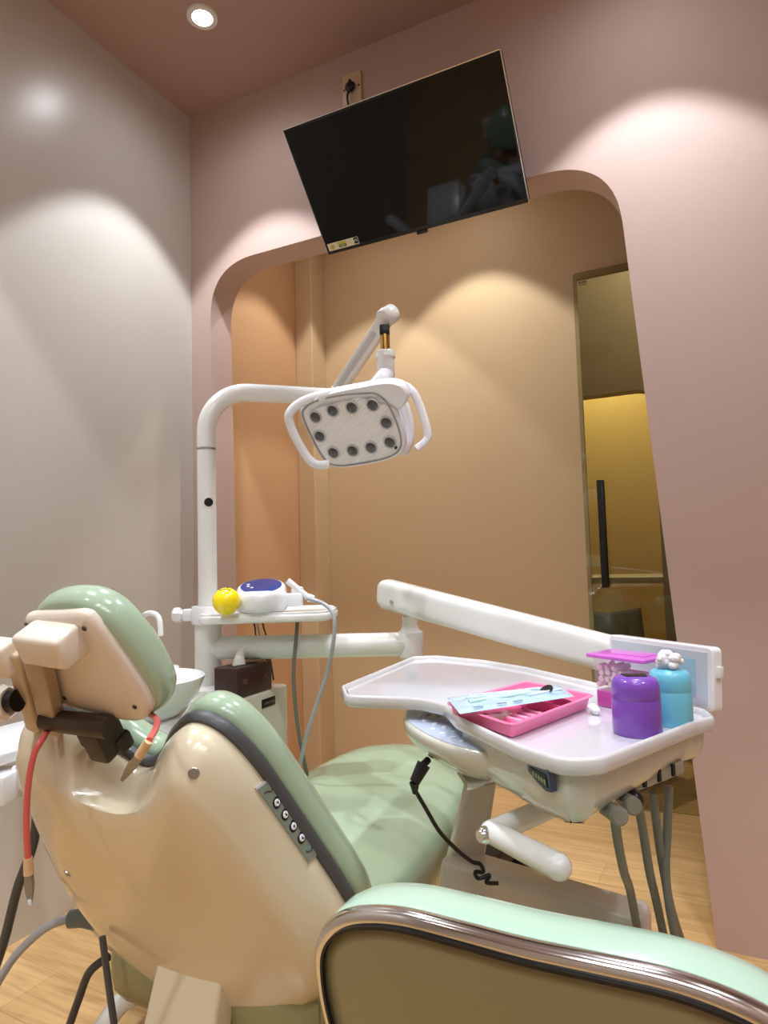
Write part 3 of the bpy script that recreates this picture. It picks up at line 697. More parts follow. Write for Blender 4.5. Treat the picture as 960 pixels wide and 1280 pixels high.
# ------------------------------------------------------------------ tissue box
def tissue():
    zb = ZT
    t = empty('tissue_box', (-1.2, 1.47, zb), 'dark brown leather tissue box on the white cabinet beside the column', 'tissue box')
    cx, cy = -1.166, 1.475
    bm = B(); add_box(bm, (cx, cy, zb+.040), (.078, .155, .080), bevel=.004); obj('case', bm, M_LEATHER, t)
    for yy in (-.045, .045):
        bm = B(); ol = []
        for i in range(40):
            a_ = 2*PI*i/40; r_ = .0075*(1+.42*math.cos(4*a_+PI)); ol.append((r_*1.35*math.cos(a_), r_*math.sin(a_)))
        add_loft(bm, [[Vector((cx+x_, cy+yy+u_, zb+.042+v_)) for u_, v_ in ol] for x_ in (.0385, .0402)])
        obj('stitched_mark', bm, mat('leather_mark', rgb(92, 66, 58), rough=.45), t, smooth=0)
    bm = B(); add_slab(bm, round_poly([(cx-.015, cy-.055), (cx+.015, cy-.055), (cx+.015, cy+.045), (cx-.015, cy+.045)], .012), zb+.0795, zb+.081, .0004); obj('slot', bm, M_BLACK, t)
    bm = B()
    loops = []
    for k, (h, w, sh) in enumerate([(.078, .022, 0), (.095, .020, .002), (.108, .017, .006), (.118, .012, .012), (.122, .006, .018)]):
        loops.append([Vector((cx+math.cos(a)*w*.45+.004*math.sin(3*a+k), cy-.02+sh+math.sin(a)*w*1.1, zb+h+.004*math.sin(2*a))) for a in [2*PI*i/16 for i in range(16)]])
    add_loft(bm, loops); obj('tissue', bm, M_TISSUE, t, label='white tissue')
tissue()

# ------------------------------------------------------------------ utility tray on the column
UZ = .958
UU = Vector((RIGHT.x, RIGHT.y, 0)).normalized(); UV = Vector((-UU.y, UU.x, 0))
PC = Vector((PX, PY, UZ))
def utility():
    t = empty('utility_tray', (PX, PY, UZ-.03), 'narrow white utility tray clamped to the column, holding the scaler and yellow ball', 'tray')
    def q(u, v): p = PC+UU*u+UV*v; return (p.x, p.y)
    lp = round_poly([q(.0, -.125), q(.345, -.125), q(.375, .0), q(.345, .125), q(.0, .125)], [.04, .05, .2, .05, .04], 7)
    lp = xy(lp)
    bm = B(); add_slab(bm, lp, UZ-.026, UZ-.004, .007)
    obj('tray_plate', bm, M_WHITE, t)
    bm = B(); add_loft(bm, [lift(inset(lp, .004), UZ-.005), lift(inset(lp, .004), UZ), lift(inset(lp, .007), UZ+.001), lift(inset(lp, .010), UZ), lift(inset(lp, .011), UZ-.004)], cap0=False, cap1=False); obj('tray_lip', bm, M_WHITE2, t)
    bm = B(); add_lathe(bm, (PX, PY, UZ-.034), [(.0272, 0), (.044, 0), (.046, .006), (.046, .044), (.044, .05), (.0272, .05), (.0272, 0)], seg=32); obj('clamp_ring', bm, M_WHITE2, t)
    kc = PC-UU*.044-Vector((0, 0, .008))
    bm = B(); add_box(bm, kc-UU*.010-UV*.0, (.030, .034, .034), frame_mat(UU, UV, Vector((0, 0, 1))), bevel=.005); obj('clamp_block', bm, M_WHITE2, t)
    bm = B(); add_lathe(bm, kc-UU*.022, [(.001, .034), (.016, .034), (.022, .028), (.022, .012), (.012, .006), (.012, 0), (.001, 0)], axis=-UU, seg=6); obj('clamp_knob', bm, M_WHITE2, t, smooth=25)
utility()

def yellow_ball():
    c = at_d(283, 752, 1.72); c.z = UZ+.0360
    t = empty('yellow_ball', (c.x, c.y, UZ), 'bright yellow ball on the white utility tray beside the column', 'ball')
    bm = B(); add_sphere(bm, c, .0362, 36); obj('ball_body', bm, M_YELLOW, t)
    u = Vector((0, 0, 1))
    bm = B(); d = -FWD
    pts = []
    for k in range(7):
        a = (k-3)/3*.55; v = (u*.90+RIGHT*math.sin(a)*.8+d*.45).normalized(); pts.append(c+v*.0362)
    add_tube(bm, pts, .0012, 6); v = (u*1+RIGHT*.15+d*.2).normalized(); add_tube(bm, [c+v*.035, c+v*.039], .002, 8)
    obj('dark_mark', bm, M_BLACK, t)
yellow_ball()

def scaler():
    c = at_d(327, 748, 1.80); c.z = UZ+.001
    t = empty('ultrasonic_scaler', c, 'white rounded scaler unit with navy blue top panel on the utility tray', 'dental scaler')
    bm = B(); add_lathe(bm, c, [(.001, 0), (.058, 0), (.066, .003), (.0705, .012), (.074, .030), (.073, .044), (.066, .056), (.001, .062)], seg=48); obj('housing', bm, M_WHITE2, t, smooth=60)
    # tilted blue panel
    n = (Vector((0, 0, 1))*.93-UV*.32).normalized(); x = UU; y = n.cross(x)
    pc = c+Vector((0, 0, .067))-UV*.002
    bm = B(); L = []
    for r, z in [(1.13, -.030), (1.14, -.010), (1.09, -.002), (1.0, .003), (.97, .0028)]: L.append([pc+x*.060*r*math.cos(a)+y*.056*r*math.sin(a)+n*z for a in [2*PI*k/40 for k in range(40)]])
    add_loft(bm, L); obj('top_cover', bm, M_WHITE2, t, smooth=60)
    bm = B(); add_loft(bm, [[pc+x*.056*r*math.cos(a)+y*.051*r*math.sin(a)+n*z for a in [2*PI*k/40 for k in range(40)]] for r, z in ((1, .002), (1, .0048), (.9, .0056), (.5, .006))]); pn = obj('display_panel', bm, M_BLUE, t, label='navy blue oval panel')
    bm = B()
    for u_, v_ in ((-.036, .006), (-.034, -.008), (-.022, -.018)): add_lathe(bm, pc+x*u_+y*v_+n*.0052, [(.001, .001), (.0045, .001), (.005, 0)], axis=n, seg=14)
    obj('indicator_dot', bm, M_WHITE2, pn)
    # handpiece cradle at the right end
    hc = c+UU*.076+Vector((0, 0, .03))
    bm = B(); add_box(bm, hc+UU*.012, (.05, .034, .036), frame_mat(UU, UV, Vector((0, 0, 1))), bevel=.008); add_box(bm, hc+UU*.022+Vector((0, 0, .024))+UV*.004, (.034, .022, .022), frame_mat(UU, UV, Vector((0, 0, 1))), bevel=.007); obj('cradle', bm, M_WHITE2, t)
    bm = B(); a = hc-UU*.004+Vector((0, 0, .052)); b = hc+UU*.052+Vector((0, 0, .004)); add_tube(bm, [a, b], [.009, .0085], 16); add_tube(bm, [b, b+UU*.016-Vector((0, 0, .004))], [.0115, .009], 16); obj('handpiece', bm, M_WHITE2, t)
    e = b+UU*.016-Vector((0, 0, .004))
    bm = B(); add_tube(bm, [e, at_d(385, 748, 1.72), at_d(405, 755, 1.69), at_d(417, 770, 1.67), at_d(417, 800, 1.67), at_d(409, 840, 1.70), at_d(396, 880, 1.72), at_d(383, 920, 1.75), at_d(375, 955, 1.80), at_d(371, 975, 1.84)], .0052, 12, smooth=6); obj('handpiece_cord', bm, M_HOSEL, t, label='grey cord draped over the tray edge')
    bm = B(); add_tube(bm, [at_d(372, 775, 1.82), at_d(370, 800, 1.80), at_d(367, 840, 1.78), at_d(369, 880, 1.78), at_d(374, 920, 1.80), at_d(379, 945, 1.83), at_d(384, 968, 1.86)], .0052, 12, smooth=6); obj('supply_hose', bm, M_HOSE, t, label='grey hose falling behind the arm')
    for k, px in enumerate((317, 321, 328)):
        bm = B(); add_tube(bm, [at_d(px, 776, 1.90), at_d(px+2, 786, 1.91), at_d(px+4+k, 800, 1.94), at_d(336+3*k, 850, 1.97)], .0025, 8, smooth=4); obj('cable', bm, M_BLACK if k != 1 else M_HOSEL, t)
    bm = B(); add_box(bm, at_d(335, 823, 1.95), (.014, .014, .02), bevel=.002); obj('cable_clip', bm, M_BLACK, t)
scaler()

# ------------------------------------------------------------------ operating lamp
def lamp():
    t = empty('operating_lamp', (PX, PY, UZ), 'white dental operating lamp with ten lenses on a bent pole and arm', 'dental lamp')
    P = lambda px, py, d: at_d(px, py, d)
    zb = P(258, 545, 1.85).z
    bend = [Vector((PX, PY, .956)), Vector((PX, PY, 1.2)), Vector((PX, PY, zb-.02))]
    end = P(426, 498, 2.06)
    ztop = P(306, 484, 1.89).z
    hd = (end-Vector((PX, PY, end.z))); hd.z = 0; hl = hd.length; hd.normalize()
    R = .125
    pts = [Vector((PX, PY, .956)), Vector((PX, PY, 1.3))]
    for k in range(15):
        a = k/14*PI/2
        pts.append(Vector((PX, PY, ztop-R))+hd*(R*(1-math.cos(a)))+Vector((0, 0, R*math.sin(a))))
    pts.append(Vector((end.x, end.y, ztop+.004)))
    bm = B(); add_tube(bm, pts, .0268, 32); obj('pole', bm, M_WHITE, t, smooth=60)
    c = P(259, 558, 1.85); bm = B(); add_lathe(bm, (PX, PY, c.z-.003), [(.0262, 0), (.0277, 0), (.0277, .006), (.0262, .006), (.0262, 0)], seg=32); obj('steel_ring', bm, M_STEEL, t, label='thin steel ring on the pole')
    c = P(264.5, 626, 1.825); n = (Vector((c.x-PX, c.y-PY, 0))).normalized(); c = Vector((PX, PY, c.z))+n*.0255
    bm = B(); add_lathe(bm, c, [(.001, .003), (.011, .003), (.0125, .0015), (.0125, -.003)], axis=n, seg=24); obj('black_cap', bm, M_BLACK, t, label='round black plug in the pole')
    # elbow joint at the arm's end and the spring arm
    el = Vector((end.x, end.y, ztop)); bm = B(); add_lathe(bm, el, [(.001, -.05), (.03, -.05), (.034, -.04), (.034, .03), (.028, .038), (.001, .038)], seg=28); obj('elbow_joint', bm, M_WHITE, t)
    s0 = P(424, 486, 2.0); s1 = P(485, 395, 1.72)
    ax = (s1-s0).normalized(); side = (-FWD-ax*(-FWD).dot(ax)).normalized(); upv = ax.cross(side).normalized()
    bm = B(); add_rbar(bm, s0, s1-ax*.01, .042, .040, .036, .034, up=upv, rad=.3); sa = obj('spring_arm', bm, M_WHITE, t)
    bm = B(); add_rbar(bm, s0+ax*.03+side*.0175, s1-ax*.06+side*.0172, .014, .014, .004, .004, up=upv, rad=.3); obj('arm_groove', bm, M_LENSRING, sa)
    bm = B(); add_lathe(bm, s1-side*.022, [(.001, 0), (.022, 0), (.0255, .004), (.0255, .040), (.022, .044), (.001, .044)], axis=side, seg=32); obj('knuckle', bm, M_WHITE, t, smooth=45)
    z2 = P(481, 420, 1.70); z3 = P(481, 440, 1.70); z4 = P(479, 474, 1.68)
    pc = Vector((z2.x, z2.y, z2.z))
    bm = B(); add_box(bm, pc+Vector((0, 0, .014)), (.026, .026, .028), rotz(.4), bevel=.004); obj('black_collar', bm, M_BLACK, t)
    bm = B(); add_tube(bm, [pc+Vector((0, 0, .01)), pc-Vector((0, 0, .045))], .0125, 24); obj('pivot_pin', bm, M_BRASS, t, label='polished brass coloured pivot pin')
    zz = z3.z
    bm = B(); add_lathe(bm, (pc.x, pc.y, zz-.068), [(.001, 0), (.021, 0), (.023, .004), (.023, .050), (.0265, .052), (.0265, .064), (.024, .068), (.001, .068)], seg=28)
    obj('pivot_block', bm, M_WHITE, t)
    # ---- head
    c = P(441, 535, 1.60)
    xh = (RIGHT*88+UPC*15+FWD*-42).normalized(); yh = -(RIGHT*30+UPC*-72+FWD*34); yh = (yh-xh*yh.dot(xh)).normalized(); nh = xh.cross(yh)  # nh towards the patient and camera
    if nh.dot(-FWD) < 0: nh = -nh
    def H(u, v, w=0): return c+xh*u+yh*v+nh*w
    face = [  # outline through the photo's face corners, on the head's own plane
        (379, 521), (383, 508), (400, 499), (430, 493), (455, 491), (471, 492), (484, 503), (496, 527), (502, 549), (499, 563), (484, 572), (452, 579), (425, 582), (410, 577), (397, 560)]
    def hp(px, py, w=0.0):
        r = ray(px, py); q = CAM+r*((nh.dot(c-CAM)+w)/nh.dot(r)); v = q-c; return Vector((v.dot(xh), v.dot(yh)))
    fl = [Vector((p.x, p.y)) for p in smooth_loop([hp(*p) for p in face], 6)]
    fc0 = sum(fl, Vector((0, 0)))/len(fl)
    HL = lambda ins, w: [H(p.x, p.y, w) for p in inset(fl, ins)]
    t_ = t
    bm = B(); add_loft(bm, [[H(p.x*.7+.3*fc0.x, p.y*.7+.3*fc0.y, -.075) for p in fl], [H(p.x*.86+.14*fc0.x, p.y*.86+.14*fc0.y, -.070) for p in fl], HL(.008, -.060), HL(.0, -.040), HL(-.007, -.02), HL(-.008, -.006), HL(-.005, .0), HL(-.001, .001)]); hd_ = obj('lamp_head', bm, M_WHITE2, t, smooth=60)
    bm = B(); add_loft(bm, [HL(-.0015, .0), HL(-.0015, .0035), HL(.0015, .0042), HL(.003, .0025), HL(.003, 0)], cap0=False, cap1=False); obj('face_rim', bm, mat('grey_rim', rgb(150, 148, 148), rough=.3), t)
    # striped reflector plate
    global M_FACE
    m = mat('ribbed_face', rgb(240, 238, 236), rough=.35, coat=.3, var=.02)
    nt = m.node_tree; tc = nt.nodes.new('ShaderNodeTexCoord'); wv = nt.nodes.new('ShaderNodeTexWave'); mp = nt.nodes.new('ShaderNodeMapping')
    q = frame_mat(xh, yh, nh).to_euler(); 
    wv.inputs['Scale'].default_value = 60; wv.bands_direction = 'Z'
    mp.inputs['Rotation'].default_value = (0.0, 0.5, 0.0)
    nt.links.new(tc.outputs['Object'], mp.inputs['Vector']); nt.links.new(mp.outputs['Vector'], wv.inputs['Vector'])
    bpn = nt.nodes.new('ShaderNodeBump'); bpn.inputs['Strength'].default_value = .35; bpn.inputs['Distance'].default_value = .004
    nt.links.new(wv.outputs['Fac'], bpn.inputs['Height']); nt.links.new(bpn.outputs['Normal'], nt.nodes['Principled BSDF'].inputs['Normal'])
    fc = sum(fl, Vector((0, 0)))/len(fl)
    bm = B(); add_loft(bm, [HL(.003, -.002), HL(.003, .0012), [H(p.x*.8+.2*fc.x, p.y*.8+.2*fc.y, .0013) for p in inset(fl, .003)], [H(p.x*.4+.6*fc.x, p.y*.4+.6*fc.y, .0014) for p in inset(fl, .003)]]); fp = obj('face_plate', bm, m, t, smooth=40)
    for px, py in [(394.5, 521), (416, 513), (440, 509), (466, 506), (483, 528), (487.5, 552.5), (464, 559), (441, 563), (417, 565.5), (400, 545)]:
        p = hp(px, py, .002); q = H(p.x, p.y, .0008)
        bm = B(); add_lathe(bm, q, [(.012, .0), (.0168, .0), (.0175, .003), (.0155, .0055), (.013, .004), (.012, 0)], axis=nh, seg=24); ln = obj('lens', bm, M_LENSRING, fp)
        bm = B(); add_lathe(bm, q, [(.0138, .0015), (.0135, .004), (.010, .0062), (.005, .0074), (.001, .0078)], axis=nh, seg=24); obj('lens_glass', bm, M_LENS, fp, smooth=60)
    p = hp(495, 559, .002); bm = B(); add_lathe(bm, H(p.x, p.y, .002), [(.001, .003), (.004, .003), (.004, 0)], axis=nh, seg=12); obj('sensor_dot', bm, M_BLACK, t)
    # top band running into both handles
    def HT(px, py, d): return P(px, py, d)
    lh = [HT(402, 494, 1.60), HT(378, 502, 1.60), HT(363, 515, 1.60), HT(362, 528, 1.61), HT(372, 552, 1.62), HT(386, 574, 1.63), HT(398, 581, 1.63), HT(412, 580, 1.63)]
    bm = B(); add_tube(bm, lh, .0115, 14, smooth=6, flat=.8); obj('handle', bm, M_WHITE2, t, label='looped white side handle on the left')
    tb = [HT(398, 496, 1.585), HT(430, 488, 1.575), HT(470, 481, 1.565), HT(500, 481, 1.555), HT(515, 489, 1.55), HT(525, 508, 1.55), HT(534, 538, 1.55), HT(533, 550, 1.55), HT(520, 561, 1.545)]
    bm = B(); add_tube(bm, tb, [.012, .0085], 14, smooth=6, flat=.8); obj('handle', bm, M_WHITE2, t, label='hooked white side handle on the right')
    band = [hp(*p) for p in [(384, 512), (392, 499), (410, 491), (440, 484), (475, 478), (496, 479), (507, 487), (509, 500), (498, 512), (480, 498), (455, 497), (430, 499), (405, 504), (393, 512)]]
    bl_ = [Vector((p.x, p.y)) for p in smooth_loop(band, 5)]
    bm = B(); add_loft(bm, [[H(p.x, p.y, w) for p in inset(bl_, i)] for i, w in ((.006, -.034), (.001, -.03), (0, -.012), (.001, -.002), (.004, .002))]); obj('top_band', bm, M_WHITE2, t, smooth=50)
    # right cheek of the housing
    bm = B(); ck = [HT(488, 496, 1.62), HT(500, 503, 1.63), HT(508, 525, 1.64), HT(509, 548, 1.645), HT(501, 566, 1.64)]
    add_tube(bm, ck, .018, 16, smooth=5); obj('cheek', bm, M_WHITE2, t, smooth=60)
    bm = B(); nk = [Vector((pc.x, pc.y, zz-.06)), P(476, 478, 1.66), P(466, 492, 1.655)]; add_tube(bm, nk, [.022, .026], 20, smooth=4); obj('neck', bm, M_WHITE2, t)
lamp()

# ------------------------------------------------------------------ delivery unit
TZ = .85
def delivery():
    t = empty('delivery_unit', (-.3, 1.1, .75), 'white delivery tray unit on a long swing arm with keypad, hoses and film viewer', 'delivery unit')
    # lower arm from the column
    z1 = at_d(400, 807, 1.85).z
    a0 = Vector((PX, PY, z1)); a1 = at_d(513, 805, 1.85)
    bm = B(); add_tube(bm, [a0, a1-(a1-a0)*.0], .0335, 32); add_lathe(bm, a1-Vector((0, 0, .036)), [(.001, 0), (.034, 0), (.037, .003), (.037, .068), (.034, .072), (.001, .072)], seg=32); obj('lower_arm', bm, M_WHITE, t, smooth=40)
    p0 = at_d(506, 790, 1.85); p1 = at_d(506, 771, 1.85); p2 = at_d(506, 757, 1.85)
    bm = B(); add_lathe(bm, (a1.x, a1.y, a1.z+.03), [(.001, 0), (.036, 0), (.026, .012), (.0215, .025), (.0215, p1.z-a1.z-.03), (.001, p1.z-a1.z-.03)], seg=28); obj('swivel_post', bm, M_WHITE, t)
    bm = B(); add_lathe(bm, (a1.x, a1.y, p1.z-.002), [(.001, 0), (.0175, 0), (.0175, .035), (.001, .035)], seg=24); obj('steel_pin', bm, M_STEEL, t, label='steel swivel pin')
    # upper spring arm
    s0 = at_d(478, 741, 1.87); s1 = at_d(868, 846, 1.16)
    bm = B(); add_rbar(bm, s0, s1, .086, .070, .055, .05, up=(0, 0, 1), rad=.42); ua = obj('spring_arm', bm, M_WHITE, t, smooth=50)
    for px in (489, 497):
        q = at_d(px, 752 + (px-489)*.25, 1.795); bm = B(); add_lathe(bm, q, [(.001, .012), (.004, .012), (.0048, .008), (.0048, -.01)], axis=-FWD, seg=14); obj('screw', bm, M_STEEL, ua)
    # tray outline (plan)
    TO = [(-.638, 1.098), (-.652, 1.47), (-.60, 1.497), (-.47, 1.462), (-.36, 1.402), (-.205, 1.278), (-.013, 1.110), (-.002, 1.068), (-.024, 1.034), (-.123, .814), (-.163, .790), (-.225, .828), (-.352, .945), (-.40, 1.018), (-.455, 1.040), (-.585, 1.020)]
    lp = xy(round_poly([Vector(p) for p in TO], [.02, .03, .05, .1, .1, .1, .02, .02, .02, .04, .04, .04, .05, .04, .04, .04], 4))
    bm = B(); add_loft(bm, [lift(inset(lp, .014), TZ-.012), lift(inset(lp, .012), TZ-.004), lift(inset(lp, .011), TZ)]); obj('tray_surface', bm, M_TRAY, t, smooth=30)
    bm = B()
    add_loft(bm, [lift(inset(lp, .0105), TZ-.001), lift(inset(lp, .0085), TZ+.003), lift(inset(lp, .0065), TZ+.0065), lift(inset(lp, .004), TZ+.008), lift(inset(lp, .0015), TZ+.007), lift(inset(lp, .0), TZ+.004), lift(inset(lp, -.001), TZ-.009), lift(inset(lp, .002), TZ-.0125), lift(inset(lp, .012), TZ-.013), lift(inset(lp, .016), TZ-.009)], cap0=False, cap1=False)
    obj('tray_rim', bm, M_RIM, t, smooth=50, label='raised translucent rim of the tray')
    # body under the tray
    BO_ = [(-.39, 1.045), (-.352, .965), (-.225, .840), (-.165, .806), (-.134, .826), (-.036, 1.045), (-.014, 1.07), (-.022, 1.105), (-.21, 1.262), (-.40, 1.28)]
    bl = xy(round_poly([Vector(p) for p in BO_], [.03, .05, .05, .02, .02, .05, .015, .015, .05, .05], 4))
    def zdip(p, z):   # the underside hangs lower at the front lobe
        d = (Vector((p.x, p.y))-Vector((-.175, .85))).length
        d2 = (Vector((p.x, p.y))-Vector((-.315, .965))).length
        return z-.020*math.exp(-(d/.075)**2)-.024*math.exp(-(d2/.10)**2)
    loops = []
    for ins, z in ((.006, TZ-.010), (.003, TZ-.020), (.004, TZ-.034), (.010, TZ-.050), (.022, TZ-.060), (.045, TZ-.066)):
        lo = inset(bl, ins); loops.append([Vector((p.x, p.y, zdip(p, z) if z < TZ-.03 else z)) for p in lo])
    bm = B(); add_loft(bm, loops); obj('body', bm, M_BODY, t, smooth=60)
    # keypad ledge
    KO = [(-.512, 1.125), (-.492, 1.058), (-.452, 1.002), (-.392, .948), (-.335, .918), (-.276, .918), (-.300, .99), (-.37, 1.10), (-.44, 1.16), (-.49, 1.165)]
    kl = xy(smooth_loop([Vector(p) for p in KO], 5))
    KZ = .819
    loops = [lift(inset(kl, .006), KZ), lift(inset(kl, .002), KZ-.001), lift(inset(kl, .0), KZ-.006), lift(inset(kl, .001), KZ-.016)]
    for f, z in ((.010, -.032), (.024, -.046), (.042, -.056), (.055, -.060)): loops.append(lift(inset(kl, f), KZ+z))
    bm = B(); add_loft(bm, loops); obj('keypad_housing', bm, M_BODY, t, smooth=60)
    bm = B(); add_loft(bm, [lift(inset(kl, .007), KZ-.002), lift(inset(kl, .007), KZ+.0012), lift(inset(kl, .0085), KZ+.0018)]); kp = obj('keypad', bm, M_KEYPAD, t, smooth=30, label='blue grey membrane keypad')
    for px, py in [(535, 893), (548, 896), (561, 901), (574, 906), (588, 911), (531, 901), (543, 905), (556, 909), (569, 914), (583, 919), (541, 912), (553, 917), (566, 922), (524, 896), (578, 926), (597, 922)]:
        q = at_z(px, py, KZ+.0018); bm = B(); add_lathe(bm, q, [(.001, .0016), (.0035, .0012), (.0045, .0014), (.0052, 0)], seg=12); obj('key', bm, M_KEY, kp)
    # connecting skirt between ledge and tray underside
    # display on the front face
    n = Vector((-.70, -.71, .0)).normalized(); rr = ray(672, 970); q = CAM+rr*(((Vector((-.2885, .9025, 0))-CAM).xy.dot(n.xy)-.002)/rr.xy.dot(n.xy)); n = Vector((-.69, -.70, -.12)).normalized(); x = n.cross(Vector((0, 0, 1))).normalized()*-1; y = n.cross(x)*-1
    if x.dot(RIGHT) < 0: x = -x
    if y.z < 0: y = -y
    def Q(u, v, w=0): return q+x*u+y*v+n*w
    dl = [Q(-.024, .016), Q(.024, .014), Q(.024, -.013), Q(.012, -.015), Q(-.006, -.010), Q(-.024, -.002)]
    bm = B(); add_loft(bm, [[p-n*.010 for p in dl], [p-n*.0015 for p in dl]]); dp = obj('display', bm, mat('dark_blue_frame', rgb(58, 70, 92), rough=.25, coat=.4), t, smooth=0, label='dark framed display badge')
    bm = B(); d2 = [Q(-.017, .006), Q(.018, .006), Q(.018, -.009), Q(-.004, -.006), Q(-.016, .0)]; add_loft(bm, [[p-n*.003 for p in d2], [p-n*.0005 for p in d2]]); obj('display_window', bm, M_BLACK, dp, smooth=0)
    bm = B()
    for k in range(5): add_box(bm, Q(-.010+k*.006, .000-.0008*k, -.0003), (.0035, .006, .0008), frame_mat(x, y, n))
    obj('display_digit', bm, mat('display_olive', rgb(150, 160, 120), rough=.4), dp)
    # grip handle under the tray
    j = at_d(614, 1040, .90); g1 = at_d(705, 1002, .98); g2 = at_d(698, 1083, .80)
    bm = B(); add_tube(bm, [g1, j], .0155, 20); obj('handle_bar', bm, M_WHITE, t)
    bm = B(); add_tube(bm, [j, g2], [.0155, .0165], 20); add_sphere(bm, g2, .0165, 16); add_sphere(bm, j, .0155, 16); obj('grip', bm, M_WHITE, t, smooth=60)
    hx = (j-g1).normalized(); bm = B(); add_lathe(bm, j-FWD*.006-RIGHT*.006, [(.001, .014), (.008, .014), (.0115, .009), (.0115, 0), (.001, 0)], axis=(-RIGHT*.9-FWD*.5), seg=20); obj('grip_screw', bm, M_CHROME, t, label='chrome screw on the grip joint')
    # handpiece holders along the right front underside
    bm = B(); h0 = Vector((-.160, .872, TZ-.062)); h1 = Vector((-.058, 1.045, TZ-.058)); add_rbar(bm, h0, h1, .020, .020, .034, .034, rad=.2); hr = obj('holder_rail', bm, mat('dull_grey_rail', rgb(150, 146, 128), rough=.4), t)
    bm = B()
    for f in (.52, .68, .84):
        p = h0+(h1-h0)*f; add_box(bm, p+Vector((.0155, -.0085, .002)), (.006, .004, .016), rotz(1.05)); add_box(bm, p+Vector((.0135, -.005, -.009)), (.02, .004, .003), rotz(1.05))
    obj('holder_slot', bm, M_BLACK, hr)
    for (a_, b_) in (((748, 1003, .86), (775, 1021, .79)), ((772, 993, .89), (792, 1008, .82))):
        bm = B(); A, C_ = at_d(*a_), at_d(*b_); add_tube(bm, [A, C_], .0105, 14); ax = (C_-A).normalized()
        add_lathe(bm, C_-ax*.010, [(.001, .012), (.0085, .012), (.0115, .008), (.0115, 0), (.0105, 0)], axis=ax, seg=16); obj('syringe_knob', bm, mat('warm_grey_plastic', rgb(128, 124, 112), rough=.4, coat=.2), t)
    bm = B(); A, C_ = at_d(778, 985, .92), at_d(793, 1000, .85); add_tube(bm, [A, C_], [.014, .012], 14); add_sphere(bm, C_, .0125, 12); obj('handpiece_socket', bm, M_BLACK, t)
    # hoses
    hz = [[(768, 1018, .84), (772, 1050, .86), (780, 1090, .90), (788, 1115, .95), (800, 1180, 1.0)],
          [(797, 1000, .90), (804, 1040, .91), (812, 1090, .93), (820, 1125, .96), (834, 1190, 1.0)],
          [(816, 990, .93), (822, 1040, .94), (829, 1085, .95), (840, 1140, .97), (860, 1200, 1.0)],
          [(836, 982, .96), (834, 1040, .95), (832, 1090, .94), (838, 1140, .94), (850, 1200, .96)]]
    for h in hz:
        bm = B(); add_tube(bm, [at_d(*q) for q in h], .0062, 12, smooth=6); obj('instrument_hose', bm, M_HOSE, t)
    # black cord hanging from the keypad housing
    s = at_d(530, 955, 1.06); e = at_d(518, 978, 1.05)
    bm = B(); add_tube(bm, [at_d(535, 950, 1.07), s], .006, 12); add_tube(bm, [s, e], [.0115, .0085], 14); add_tube(bm, [e, at_d(519, 992, 1.05)], [.0085, .004], 12); obj('cord_plug', bm, M_BLACK, t)
    bm = B(); add_tube(bm, [at_d(519, 988, 1.05), at_d(533, 1012, 1.06), at_d(550, 1040, 1.08), at_d(572, 1063, 1.10), at_d(590, 1077, 1.12), at_d(600, 1080, 1.12), at_d(604, 1090, 1.12), at_d(594, 1090, 1.12), at_d(598, 1098, 1.12), at_d(612, 1094, 1.12), at_d(608, 1103, 1.12), at_d(622, 1104, 1.13)], .0035, 10, smooth=6); obj('black_cord', bm, M_BLACK, t, label='black cord knotted at its lower end')
    # film viewer at the back right
    v0 = Vector((-.172, 1.252, 0)); v1 = Vector((-.004, 1.118, 0)); vx = (v1-v0).normalized(); vn = Vector((vx.y, -vx.x, 0)); 
    tilt = math.radians(4); vz = (Vector((0, 0, 1))-vn*math.sin(tilt)).normalized(); vn2 = vx.cross(vz)
    if vn2.dot(-FWD) < 0: vn2 = -vn2
    Wv = (v1-v0).length; Hv = .098
    vo = v0+Vector((0, 0, TZ+.0))
    def V(u, v, w=0): return vo+vx*u+vz*v+vn2*w
    ol = round_poly([Vector((0, 0)), Vector((Wv, 0)), Vector((Wv, Hv)), Vector((0, Hv))], .010, 5)
    bm = B(); ol = xy(ol); add_loft(bm, [[V(p.x, p.y, w) for p in inset(ol, i)] for i, w in ((.004, -.022), (.0, -.019), (.0, -.002), (.002, .0005), (.006, .001))])
    vw = obj('film_viewer', bm, M_WHITE2, t, smooth=35, label='upright film viewer with pale panel')
    bm = B(); il = inset(ol, .009); add_loft(bm, [[V(p.x, p.y, w) for p in il] for w in (.0005, .0022)]); obj('viewer_screen', bm, M_VIEWER, vw, smooth=0)
    bm = B(); add_box(bm, V(Wv-.052, Hv*.5, .0026), (.045, .055, .0012), frame_mat(vx, vz, vn2)); obj('viewer_print', bm, M_VIEWB, vw)
    bm = B(); add_box(bm, V(Wv+.002, Hv*.62, -.011), (.008, .018, .011), frame_mat(vx, vz, vn2), bevel=.0015); obj('viewer_switch', bm, M_WHITE, vw)
    # mount from spring arm down to the tray
    bm = B(); add_tube(bm, [s1-(s1-s0).normalized()*.03, Vector((-.06, 1.15, TZ-.02))], .022, 18); obj('mount', bm, M_WHITE, t)
delivery()

